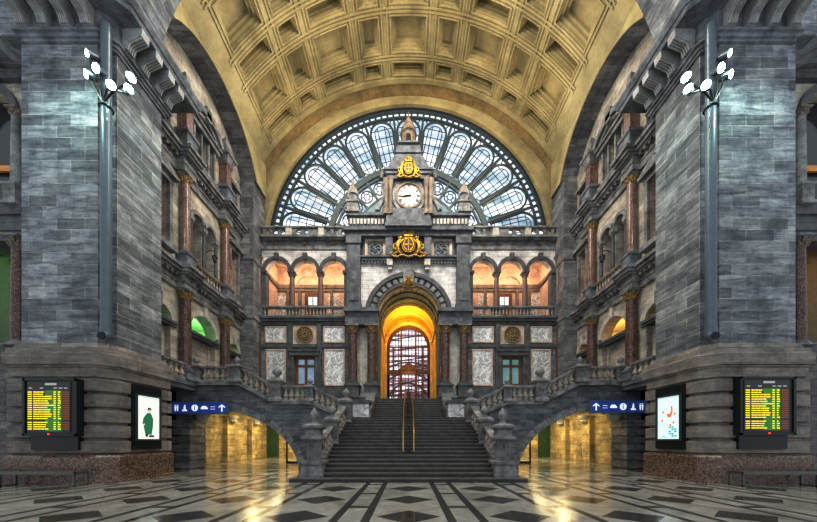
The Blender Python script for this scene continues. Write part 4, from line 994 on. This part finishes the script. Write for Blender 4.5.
# ================================================================== FAN WINDOW
def PW(px_r, a): r = px_r*YWN/F; return (r*cos(a), WZ + r*sin(a))
g_ = MB(); g_.prism([(WR*cos(.03+(pi-.06)*i/90), WZ+WR*sin(.03+(pi-.06)*i/90)) for i in range(91)], 'y', YWN+.08, YWN+.12)
win = struct('window_1', g_, 'fan_glass')
A0, A1 = radians(-14), radians(194); step = radians(13); first = pi/2 - 6.5*step
fr = MB()
for rr, w_ in ((130.3, .13), (136.4, .12), (80, .42), (74.5, .13), (56, .18)): r = rr*YWN/F; fr.ring((0, WZ), r-w_/2, r+w_/2, 2, 178, YWN-.12, YWN+.1, 60)
for k in range(14):
    a = first + k*step
    p0, p1 = PW(56, a), PW(137, a); fr.beam((p0[0], YWN, p0[1]), (p1[0], YWN, p1[1]), .15, .2, Vector((0,1,0)))
for k in range(65):
    a = first + k*step/5; p0, p1 = PW(130, a), PW(136, a); fr.beam((p0[0], YWN, p0[1]), (p1[0], YWN, p1[1]), .16, .1, Vector((0,1,0)))
struct('window_frame', fr, 'green_iron', win)
tr = MB(); bars = MB()
for k in range(13):
    a = first + (k+.5)*step; u = Vector((cos(a), sin(a))); v_ = Vector((-sin(a), cos(a)))
    def L(r, t): q = u*(r*YWN/F) + v_*(t*YWN/F); return (q.x, YWN, WZ+q.y)
    h0 = 84*math.tan(step/2)-2.3; h1 = 117*math.tan(step/2)-1.9
    pts = [L(85, -h0), L(100, -(h0+h1)/2), L(117, -h1)] + [L(117+h1*sin(t*pi/10)*1.05, -h1*cos(t*pi/10)) for t in range(1, 10)] + [L(117, h1), L(100, (h0+h1)/2), L(85, h0)]
    tr.tube(pts, .085, 5)
    q = h1*.62; pts = [L(90, -q), L(118, -q)] + [L(118+q*sin(t*pi/8), -q*cos(t*pi/8)) for t in range(1, 8)] + [L(118, q), L(90, q)] + [L(90-q*sin(t*pi/8), q*cos(t*pi/8)) for t in range(1, 8)]
    bars.tube(pts, .035, 4, True)
    for rr in (89, 97, 105, 113, 121):
        hh = h0+(h1-h0)*min(1, (rr-84)/33); hh = hh if rr < 118 else sqrt(max(.1, h1*h1-(rr-117)**2)); bars.tube([L(rr, -hh), L(rr, hh)], .032, 4)
    for tt in (-.33, .33): bars.tube([L(84, h0*tt), L(124, h1*tt)], .032, 4)
    for e in (-1, 1):
        bars.tube([L(129, e*h1*1.05), L(124, e*h1*.75)], .04, 4)
    # inner tracery: rosette
    tr.tube([L(66+6*cos(j*pi/6), 6*sin(j*pi/6)) for j in range(12)], .05, 5, True)
    bars.tube([L(66+3*cos(j*pi/4), 3*sin(j*pi/4)) for j in range(8)], .035, 4, True)
    for j in range(6): bars.tube([L(66+3*cos(j*pi/3), 3*sin(j*pi/3)), L(66+6.5*cos(j*pi/3), 6.5*sin(j*pi/3))], .03, 4)
struct('tracery', tr, 'green_iron', win); struct('lead_bars', bars, 'leadwork', win)
dm = MB(); r = 55*YWN/F; dm.ring((0, WZ), r*.55, r, 2, 178, YWN-.1, YWN+.05, 40)
struct('inner_arch', dm, 'teal_dome', win)
b = MB(); b.prism([(r*.56*cos(.1+(pi-.2)*i/40), WZ+r*.56*sin(.1+(pi-.2)*i/40)) for i in range(41)], 'y', YWN-.05, YWN+.05); struct('inner_panel', b, 'grey_stone', win)

# ================================================================== EDGE BAYS beyond the piers
for s in (1, -1):
    sd = SIDE[s]; d = 12.15; ex = lambda px: fx(px, d); ez = lambda py: fz(py, d)
    y = 12.3
    b = MB(s); b.box(-19, ex(23), y, y+.6, 0, ez(356)); struct('wall_edge_lower_'+sd, b, 'edge_block')
    b = MB(s); b.box(-19, ex(23)+.2, y-.2, y+.6, ez(357), ez(346)); b.box(-19, ex(23), y-.14, y+.6, ez(230), ez(222)); b.box(-19, ex(23), y-.22, y+.6, ez(215), ez(206)); b.box(-19, ex(23), y-.1, y+.6, ez(240), ez(230)); b.box(-19, ex(23), y-.15, y+.6, ez(222), ez(215))
    b.box(-19, ex(23), y-.2, y+.6, ez(40), ez(33)); b.box(-19, ex(23), y-.1, y+.6, ez(54), ez(40)); b.box(-19, ex(23), y-.14, y+.6, ez(57), ez(53)); b.box(-19, ex(23), y-.2, y+.6, ez(79), ez(71)); struct('trim_44' if s > 0 else 'trim_45', b, 'dark_stone')
    b = MB(s); b.box(-19, ex(23), y-.05, y+.6, ez(72), ez(57)); b.box(ex(18), ex(23), y-.02, y+.6, ez(206), ez(112)); struct('trim_46' if s > 0 else 'trim_47', b, 'brown_stone')
    # wall with an arched window, only its inner edge in view
    b = MB(s); op = arch_poly(ex(-45), ex(9), ez(206), ez(112), 20)
    b.prism(rect(-19, ex(23), ez(207), ez(79)), 'y', y, y+.6, [[(x, max(z, ez(206.5))) for x, z in op]]); struct('wall_edge_upper_'+sd, b, 'beige_ashlar')
    b = MB(s); rr = (ex(9)-ex(-45))/2; b.ring(((ex(9)+ex(-45))/2, ez(112)), rr, rr+.16, 0, 180, y-.08, y, 24); b.ring(((ex(9)+ex(-45))/2, ez(112)), rr+.13, rr+.3, 0, 180, y-.12, y, 24); struct('trim_48' if s > 0 else 'trim_49', b, 'dark_stone')
    place('cole', column_parts(ez(108)-ez(206), .17, 'grey_stone', 'brown_stone', 'grey_stone', 'brown_stone', .85), 'edge_column', f'grey stone column with leafy capital beside the arched window beyond the {sd} pier', 'column', (s*ex(13.5), y-.05, ez(206)), 0, 'arched window columns')
    place('colf', column_parts(ez(236)-ez(346), .26, 'red_marble', 'grey_stone', 'grey_stone', 'brown_stone'), 'marble_column', f'thick red marble column standing beyond the outer side of the {sd} pier', 'column', (s*ex(14.8), y+.0, ez(346)), 0, 'thick edge columns')
    f = MB(s); f.box(-19, ex(9), y+.35, y+.45, ez(160), ez(154)); f.box(ex(2), ex(7), y+.3, y+.5, ez(33), ez(-10)); f.box(-19, ex(9), y+.35, y+.42, ez(205), ez(201)); wn = struct(f'window_{30 if s > 0 else 31}', f, 'orange_wood')
    p = MB(s); p.box(-19, ex(23), y+.5, y+.55, ez(206), ez(-20)); struct('pane', p, 'dark_pane', wn)
    b = MB(s); b.box(-34, -18.9, y+.02, y+.5, 0, 30); b.box(-18.9, -14.3, y+.05, y+.5, ez(-12), 30); struct('wall_edge_outer_'+sd, b, 'beige_ashlar')
    # lit room behind the lower opening
    b = MB(s); b.box(-20, -14.4, 17, 17.2, 4.5, 11.5); b.box(-20, -14.4, y+.6, 17, 10.8, 11); b.box(-14.6, -14.5, y+.6, 17, 4.5, 11.5); b.box(-20.1, -20, y+.6, 17, 4.5, 11.5)
    for k in range(6): b.box(-20, -14.6, 13.2+k*.6, 13.35+k*.6, 10.4, 10.8)
    struct('wall_edge_room_'+sd, b, 'frosted_room')
    b = MB(s); b.box(-20, -14.4, y+.6, 17, 4.3, 4.5); struct('floor_edge_room_'+sd, b, 'grey_stone')

# ================================================================== FURNISHINGS OF THE HALL
for s in (1, -1):
    sd = SIDE[s]
    # floodlight mast in the notch of the pier
    mx, my = fx(107, 11.15), 11.12
    t = thing('floodlight_mast', f'tall steel pole with six lit floodlights on the corner of the {sd} pier', 'floodlight mast', (s*mx, my, 0), 0, 'floodlight masts', (s, 1, 1))
    m_ = MB(); m_.tube([(0,0,5.55), (0,0,17.0)], .165, 20); obj('pole', m_, 'steel', t, True)
    m_ = MB(); m_.tube([(0,0,5.75),(0,-.0,5.52),(0,-.05,5.44),(0,-.17,5.42)], .19, 20); el = obj('elbow', m_, 'steel', t, True)
    m_ = MB(); m_.ring((0, 5.42), 0, .15, 0, 360, -.19, -.165, 20); obj('opening', m_, 'void', el)  # flat black disc, the dark inside of the pipe put into colour
    zc_ = fz(108, 11.1)
    m_ = MB(); m_.tube([(.2*cos(2*pi*k/20), -.0+.2*sin(2*pi*k/20), zc_) for k in range(20)], .03, 6, True); obj('collar', m_, 'black_metal', t)
    lamps = [(87, 53, .7), (96, 68, 1), (86, 74, .85), (111, 85, 1), (131, 77, .8), (129, 89, .75)] if True else []
    for (lx, ly, sc_) in lamps:
        dl = 10.75; X_ = fx(lx, dl)-mx; Z_ = fz(ly, dl); hd = Vector((X_*1.0, dl-my, Z_))
        a = obj('lamp_arm', MB().tube([(0, -.12, zc_+.1), (X_*.45, -.22, zc_+.45), (X_*.9, -.3, Z_-.1)], .03, 6), 'black_metal', t, True)
        dirv = Vector((X_*.8-.1, -.55, -.25)).normalized()
        rot = dirv.to_track_quat('Z', 'Y').to_matrix().to_4x4()
        m_ = MB(); m_.xf = Matrix.Translation(hd) @ rot; m_.lathe((0,0,-.38), [(.05,0),(.1,.08),(.13,.3),(.15,.38)], 14); sp = obj('spotlight', m_, 'steel', t, True)
        m_ = MB(); m_.xf = Matrix.Translation(hd) @ rot; m_.lathe((0,0,0), [(.13*sc_,-.0),(.13*sc_,.02)], 14); obj('lens', m_, 'lamp_on', sp)
    # departure board
    yb = 10.95-.06
    L = lambda px: fx(px, yb-.12); Zb = lambda py: fz(py, yb-.12)
    if s > 0: x0, x1, zt, zb_, zl = L(25.5), L(79.5), Zb(379), Zb(436), Zb(450)
    else: x0, x1, zt, zb_, zl = L(737.5), L(793), Zb(377), Zb(435), Zb(449)
    cx_ = (x0+x1)/2; hw = (x1-x0)/2
    t = thing('departure_board', f'black framed departure board with yellow rows on the {sd} pier', 'departure board', (cx_, yb, zl), 0, 'departure boards')
    h0 = zb_-zl; h1 = zt-zl
    m_ = MB(); m_.box(-hw, hw, -.18, .1, h0, h1); m_.box(-hw, hw, -.22, -.18, h1-.08, h1); m_.box(-hw, -hw+.09, -.22, -.18, h0, h1); m_.box(hw-.09, hw, -.22, -.18, h0, h1); m_.box(-hw, hw, -.22, -.18, h0, h0+.08); obj('housing', m_, 'black_metal', t)
    obj('lower_panel', MB().box(-hw+.12, hw-.12, -.06, .12, 0, h0), 'black_metal', t)
    a0, a1 = -hw+.16, hw-.24; b0, b1 = h0+.13, h1-.12
    sc = obj('screen', MB().box(a0, a1, -.2, -.18, b0, b1), 'screen', t)
    g1 = MB(); wS = a1-a0; g1.box(a0+wS*.42, a0+wS*.8, -.204, -.2, b0+.04, b1-.3); obj('green_columns', g1, 'row_green', sc)
    rr_ = MB(); NR = 17
    rnd = random.Random(3)
    for k in range(NR):
        z1 = b1-.34-(b1-b0-.4)*(k+(.7 if k > 12 else 0))/(NR+.7); hh = (b1-b0-.4)/NR*.52
        yy_ = MB(); yy_.box(a0+.03, a0+.03+wS*.1, -.212, -.206, z1-hh, z1)
        ln = wS*rnd.uniform(.2, .42); x = a0+wS*.15
        while x < a0+wS*.15+ln: w_ = wS*rnd.uniform(.05, .1); yy_.box(x, x+w_, -.212, -.206, z1-hh, z1); x += w_+.015
        yy_.box(a0+wS*.62, a0+wS*.62+wS*.05, -.212, -.206, z1-hh, z1); yy_.box(a0+wS*.72, a0+wS*.72+wS*rnd.uniform(.03, .07), -.212, -.206, z1-hh, z1)
        obj('row_lettering', yy_, 'row_yellow', sc)
        rr_.box(a0+wS*.82, a1-.03, -.21, -.204, z1-hh*1.1, z1)
    obj('remark_column', rr_, 'row_red', sc)
    hd_ = MB()
    for k in range(7): hd_.box(a0+wS*.42+k*.06, a0+wS*.42+k*.06+.045, -.212, -.2, b1-.12, b1-.04)
    for f_ in (.04, .3, .62, .74, .86): hd_.box(a0+wS*f_, a0+wS*(f_+.08), -.212, -.2, b1-.24, b1-.2)
    obj('header_lettering', hd_, 'header_grey', sc)
    m_ = MB(); m_.box(-.03, .03, -.25, -.24, h0+.04, h0+.09); obj('status_lamp', m_, 'red_lamp', t)
    # poster light box on the inner face of the pier
    def py_(px): return F*10.9/abs(px-HX)
    yA_, yB_ = py_(131.5), py_(160)
    z0, z1 = 1.22, 3.82
    t = thing('poster_case', 'dark case with a lit white poster of a person in a long green coat' if s > 0 else 'dark case with a lit pale poster of red and teal marks', 'poster case', (-s*10.95, (yA_+yB_)/2, z0), (pi/2 if s > 0 else -pi/2), 'poster cases')
    hw = (yB_-yA_)/2; H = z1-z0     # local: x along the wall, -y out of it
    obj('case', MB().box(-hw, hw, -.12, .1, 0, H), 'black_metal', t)
    fr = MB(); X_, Z0_, Z1_ = hw-.12, .42, H-.42
    for a, c_, e, f_ in ((-X_,X_,Z0_-.07,Z0_),(-X_,X_,Z1_,Z1_+.07),(-X_-.05,-X_+.03,Z0_-.07,Z1_+.07),(X_-.03,X_+.05,Z0_-.07,Z1_+.07)): fr.box(a, c_, -.18, -.12, e, f_)
    obj('frame', fr, 'iron', t)
    ps = obj('poster', MB().box(-X_, X_, -.14, -.12, Z0_, Z1_), 'lightbox' if s > 0 else 'lightbox_blue', t)
    if s > 0:
        m_ = MB(); m_.prism([(-.16,.62),(.14,.6),(.2,.95),(.22,1.25),(.1,1.5),(-.06,1.5),(-.2,1.35),(-.24,.95)], 'y', -.146, -.14); m_.prism([(-.24,1.3),(-.12,1.42),(-.2,1.0),(-.3,1.05)], 'y', -.147, -.14); obj('coat_print', m_, 'print_green', ps)
        m_ = MB(); m_.ring((.03,1.6), 0, .085, 0, 360, -.146, -.14, 16); m_.ring((-.22,1.02), 0, .04, 0, 360, -.148, -.14, 10); obj('face_print', m_, 'print_skin', ps)
        m_ = MB(); m_.ring((.03,1.63), .03, .1, 0, 180, -.149, -.146, 14); m_.box(-.15,-.03,-.147,-.14,.52,.64); m_.box(.02,.26,-.147,-.14,.5,.58); obj('hair_and_shoes_print', m_, 'print_dark', ps)
    else:
        m_ = MB(); m_.prism([(.0,1.3),(.12,1.34),(.2,1.5),(.2,1.75),(.12,1.8),(.14,1.55),(.05,1.45),(-.1,1.5)], 'y', -.146, -.14)
        for (a, z) in ((-.3,1.2),(.25,1.1),(.3,1.45),(-.25,1.55),(.1,1.0)): m_.ring((a, z), 0, .05, 0, 360, -.146, -.14, 8)
        obj('red_print', m_, 'print_red', ps)
        m_ = MB()
        for k in range(5):
            for j in range(3): m_.box(.02+.13*j, .12+.13*j, -.146, -.14, .52+.09*k, .58+.09*k) if (k+j) % 3 else None
        m_.box(-.3,-.1,-.146,-.14,.5,.53); obj('teal_print', m_, 'print_teal', ps)
    # blue hanging direction sign
    yS = 15.6
    S = lambda px: fx(px, yS); SZ = lambda py: fz(py, yS)
    if s > 0: x0, x1, z0, z1 = S(171.3), S(227.5), SZ(413.5), SZ(402.5)
    else: x0, x1, z0, z1 = S(590.5), S(646.5), SZ(412.5), SZ(401)
    cx_ = (x0+x1)/2; hw = (x1-x0)/2; H = z1-z0
    t = thing('direction_sign', f'blue hanging direction sign with white pictograms before the {sd} passage', 'sign', (cx_, yS, z0), 0, 'direction signs')
    obj('panel', MB().box(-hw, hw, -.05, .1, 0, H), 'blue_sign', t)
    fr = MB()
    for a, c_, e, f_ in ((-hw-.03,hw+.03,-.04,.0),(-hw-.03,hw+.03,H,H+.05),(-hw-.04,-hw,0,H),(hw,hw+.04,0,H)): fr.box(a, c_, -.07, .12, e, f_)
    obj('frame', fr, 'steel', t)
    for q in (-hw*.6, hw*.6): m_ = MB(); m_.tube([(q, .02, H), (q, .02, H+.12), (q, YW-yS, H+.5)], .025, 6); obj('hanger', m_, 'steel', t)
    rg = H*.30; zc_ = H/2; F_ = -.062
    def xs(k): return s*(-hw+2*hw*k)
    def icon(f):
        ic = MB(); f(ic); obj('pictogram', ic, 'white_sign', t)
    def man(x):
        return lambda ic: (ic.ring((x, zc_+rg*.75), 0, rg*.22, 0, 360, F_, -.05, 10), ic.prism([(x-.025, zc_-rg), (x+.025, zc_-rg), (x+.05, zc_+rg*.45), (x-.05, zc_+rg*.45)], 'y', F_, -.05))
    icon(man(xs(.085))); icon(man(xs(.125)))
    def lift(ic): x = xs(.25); ic.prism([(x-.13, zc_-rg), (x+.13, zc_-rg), (x+.13, zc_-rg*.5), (x+.06, zc_-rg*.5), (x+.05, zc_+rg*.4), (x-.05, zc_+rg*.4), (x-.05, zc_-rg*.5), (x-.13, zc_-rg*.5)], 'y', F_, -.05); ic.ring((x+.01, zc_+rg*.7), 0, rg*.25, 0, 360, F_, -.05, 10)
    icon(lift); icon(lambda ic: ic.ring((xs(.43), zc_), 0, rg, 0, 360, F_, -.05, 20))
    def train(ic): x = xs(.6); ic.prism([(x-.18, zc_-rg*.4), (x+.18, zc_-rg*.4), (x+.18, zc_), (x+.07, zc_+rg*.6), (x-.09, zc_+rg*.6), (x-.18, zc_+rg*.1)], 'y', F_, -.05)
    icon(train)
    for k in range(2): icon(lambda ic: ic.box(xs(.75)-.12, xs(.75)+.12, F_, -.05, zc_-rg*.45+k*rg*.7, zc_-rg*.3+k*rg*.7))
    def arrow(ic): x = xs(.91); q = rg*1.1; ic.prism([(x-.035, zc_-q), (x+.035, zc_-q), (x+.035, zc_+q*.45), (x+.17, zc_-q*.0), (x+.17, zc_+q*.3), (x, zc_+q), (x-.17, zc_+q*.3), (x-.17, zc_-q*.0), (x-.035, zc_+q*.45)], 'y', F_, -.05)
    icon(arrow)
    dots = MB(); x = xs(.43); dots.box(x-.022, x+.022, F_-.004, F_+.002, zc_-rg*.6, zc_+rg*.2); dots.ring((x, zc_+rg*.5), 0, .03, 0, 360, F_-.004, F_+.002, 10); obj('letter_i', dots, 'blue_sign', t)
    # bench along the granite plinth
    yB = 10.25
    t = thing('metal_bench', f'low metal frame bench before the red granite plinth of the {sd} pier', 'bench', (-s*13.8, yB+.17, 0), 0, 'hall benches', (s, 1, 1))
    x0, x1 = -2.1, 2.4
    se = MB()
    for k in range(4): se.box(x0, x1, -.2+.12*k, -.11+.12*k, .47, .51)
    obj('seat', se, 'bench_steel', t)
    for xx in (x0, -.2, x1-.06):
        lg = MB(); lg.box(xx, xx+.06, -.2, -.14, 0, .47); lg.box(xx, xx+.06, .22, .28, 0, .47); lg.box(xx, xx+.06, -.2, .28, .43, .47); lg.box(xx, xx+.06, -.2, .28, 0, .04); obj('leg', lg, 'bench_steel', t)
    obj('front_rail', MB().box(x0, x1, -.22, -.18, .42, .53), 'bench_steel', t)
    for xx in (-1.2, -.3, .6): ar = MB(); ar.tube([(xx-.25, -.05, .5), (xx-.25, -.05, .6), (xx+.25, -.05, .6), (xx+.25, -.05, .5)], .02, 6); obj('divider', ar, 'bench_steel', t)
    # passage: corbel, doors
    t = tag(obj('passage_corbel', MB(s).prism([(16.05, 2.6), (17.1, 2.6), (17.1, 3.15), (16.05, 3.15)], 'x', -11.7, -11.1) if False else MB(s).lathe((-11.35, 16.55, 2.55), [(.08,0),(.2,.1),(.32,.3),(.42,.42),(.42,.55)], 12), 'pale_stone', None, True), f'carved stone corbel on the pillar of the {sd} passage', 'corbel', 'passage corbels')
    for yy in (21.75, 25.05):
        tag(obj('pilaster_corbel', MB(s).lathe((-12.75, yy, 2.75), [(.08,0),(.22,.1),(.3,.2),(.26,.3),(.42,.5),(.42,.62)], 12), 'pale_stone', None, True), f'carved corbel on the {"nearer" if yy < 23 else "farther"} pilaster inside the {sd} passage', 'corbel', 'pilaster corbels')
    f = MB(s); f.box(fx(267, 28), fx(279, 28), 27.92, 28, 0, 3.0); dn = struct(f'door_{4 if s > 0 else 5}', f, 'green_door'); hd_ = MB(s); hd_.box(fx(277.5, 28), fx(278.2, 28), 27.86, 27.92, 1.0, 1.25); struct('door_handle', hd_, 'brass', dn)
    f = MB(s); yD = 20.5; x0, x1 = fx(286, yD), -6.35
    f.box(x0, x0+.09, yD, yD+.08, 0, 3.0); f.box(x1-.09, x1, yD, yD+.08, 0, 3.0); f.box(x0, x1, yD, yD+.08, 2.9, 3.0); f.box(x0, x1, yD, yD+.08, 0, .14); f.box(x0, x1, yD, yD+.08, 2.1, 2.17); dn = struct(f'door_{6 if s > 0 else 7}', f, 'black_metal')

# ================================================================== LIGHT
W = bpy.data.worlds.new('world'); bpy.context.scene.world = W; W.use_nodes = True
bg = W.node_tree.nodes['Background']; bg.inputs[0].default_value = (.86, .93, 1.0, 1); bg.inputs[1].default_value = .95
def area(name, loc, target, size, power, color, sy=None):
    l = bpy.data.lights.new(name, 'AREA'); l.energy = power; l.color = color; l.size = size
    if sy: l.shape = 'RECTANGLE'; l.size_y = sy
    o = bpy.data.objects.new(name, l); C.objects.link(o); o.location = loc; o.rotation_euler = (Vector(target)-Vector(loc)).to_track_quat('-Z', 'Y').to_euler(); return o
def point(name, loc, power, color, r=.2):
    l = bpy.data.lights.new(name, 'POINT'); l.energy = power; l.color = color; l.shadow_soft_size = r
    o = bpy.data.objects.new(name, l); C.objects.link(o); o.location = loc; return o
def spot(name, loc, target, power, color, ang=70, r=.2):
    l = bpy.data.lights.new(name, 'SPOT'); l.energy = power; l.color = color; l.spot_size = radians(ang); l.spot_blend = .6; l.shadow_soft_size = r
    o = bpy.data.objects.new(name, l); C.objects.link(o); o.location = loc; o.rotation_euler = (Vector(target)-Vector(loc)).to_track_quat('-Z', 'Y').to_euler(); return o
WARM = (1, .82, .52)
for s in (1, -1):
    # uplights on the side cornices, washing the vault
    spot('vault_uplight', (-s*9.8, 21.6, 18.6), (s*3, 15.5, 28), 820, WARM, 130, .4)
    spot('vault_uplight', (-s*7.4, 22.75, 19.4), (-s*1, 16, 28), 420, WARM, 130, .4)
    # floodlights of the masts
    spot('floodlight', (-s*12.0, 9.3, 14.6), (-s*12.6, 11.2, 12.4), 280, (.75, 1, .9), 130, .15)
    spot('floodlight', (-s*9.7, 10.6, 14.6), (-s*11.2, 12.4, 12.6), 280, (.75, 1, .9), 130, .15)
    # passages
    area('passage_lamp', (-s*10.3, 22.2, 3.95), (-s*10.3, 22.2, 0), 2.5, 300, (1, .82, .46), 4)
    area('passage_lamp', (-s*10.0, 25.3, 3.95), (-s*10.0, 25.3, 0), 2.5, 300, (1, .82, .46), 3)
    point('passage_lamp', (-s*9.5, 18.4, 3.4), 70, (1, .76, .3), .3)  # added point light, evens out the walls near the passage front
    # rooms behind the gallery: green on the left, orange on the right
    col = (.35, 1, .35) if s > 0 else (1, .55, .16)
    point('room_lamp', (-s*14.4, 17.4, 8.4), 140, col, .4); point('room_lamp', (-s*14.2, 20.4, 8.4), 160, col, .4); point('room_lamp', (-s*14.2, 14.3, 8.4), 90, col, .4)
    point('edge_room_lamp', (-s*17.2, 14.8, 9.6), 40, col, .4)
    # loggias
    for px in (280, 305, 332): point('loggia_lamp', (s*bx(px), DB+1.5, bz(262)), 75, (1, .74, .52), .2)
point('archway_lamp', (0, 26.3, 11.9), 165, (1, .70, .14), .25)
point('archway_lamp', (0, 26.6, 8.0), 50, (1, .70, .2), .25)
# daylight through the fan window
area('window_daylight', (0, 22.3, 20), (0, 8, 12), 16, 900, (.85, .93, 1), 8)
area('hall_fill', (0, 13.6, 26.2), (0, 19, 8), 7, 1500, (1, .93, .82), 3)  # added fill light above the view, no such lamp in the hall
for s in (1, -1): area('hall_fill', (s*6.5, 13.4, 24.8), (-s*11.5, 18.0, 12), 4, 1300, (1, .90, .76), 3)  # added side fills, brighten the opposite side facades

# ================================================================== CAMERA
cd = bpy.data.cameras.new('camera'); cam = bpy.data.objects.new('camera', cd); C.objects.link(cam)
cam.location = (0, 0, EYE); cam.rotation_euler = (pi/2, 0, 0)
cd.sensor_width = 36; cd.sensor_fit = 'HORIZONTAL'; cd.lens = F/817*36; cd.shift_y = (HY-261)/817; cd.clip_end = 200
bpy.context.scene.camera = cam
vs_ = bpy.context.scene.view_settings
try: vs_.view_transform = 'Standard'; vs_.look = 'None'
except Exception: pass
vs_.exposure = 0.12
vs_.use_curve_mapping = True
cm_ = vs_.curve_mapping; cu = cm_.curves[3]; cu.points.new(.22, .165); cu.points.new(.72, .79); cm_.update()
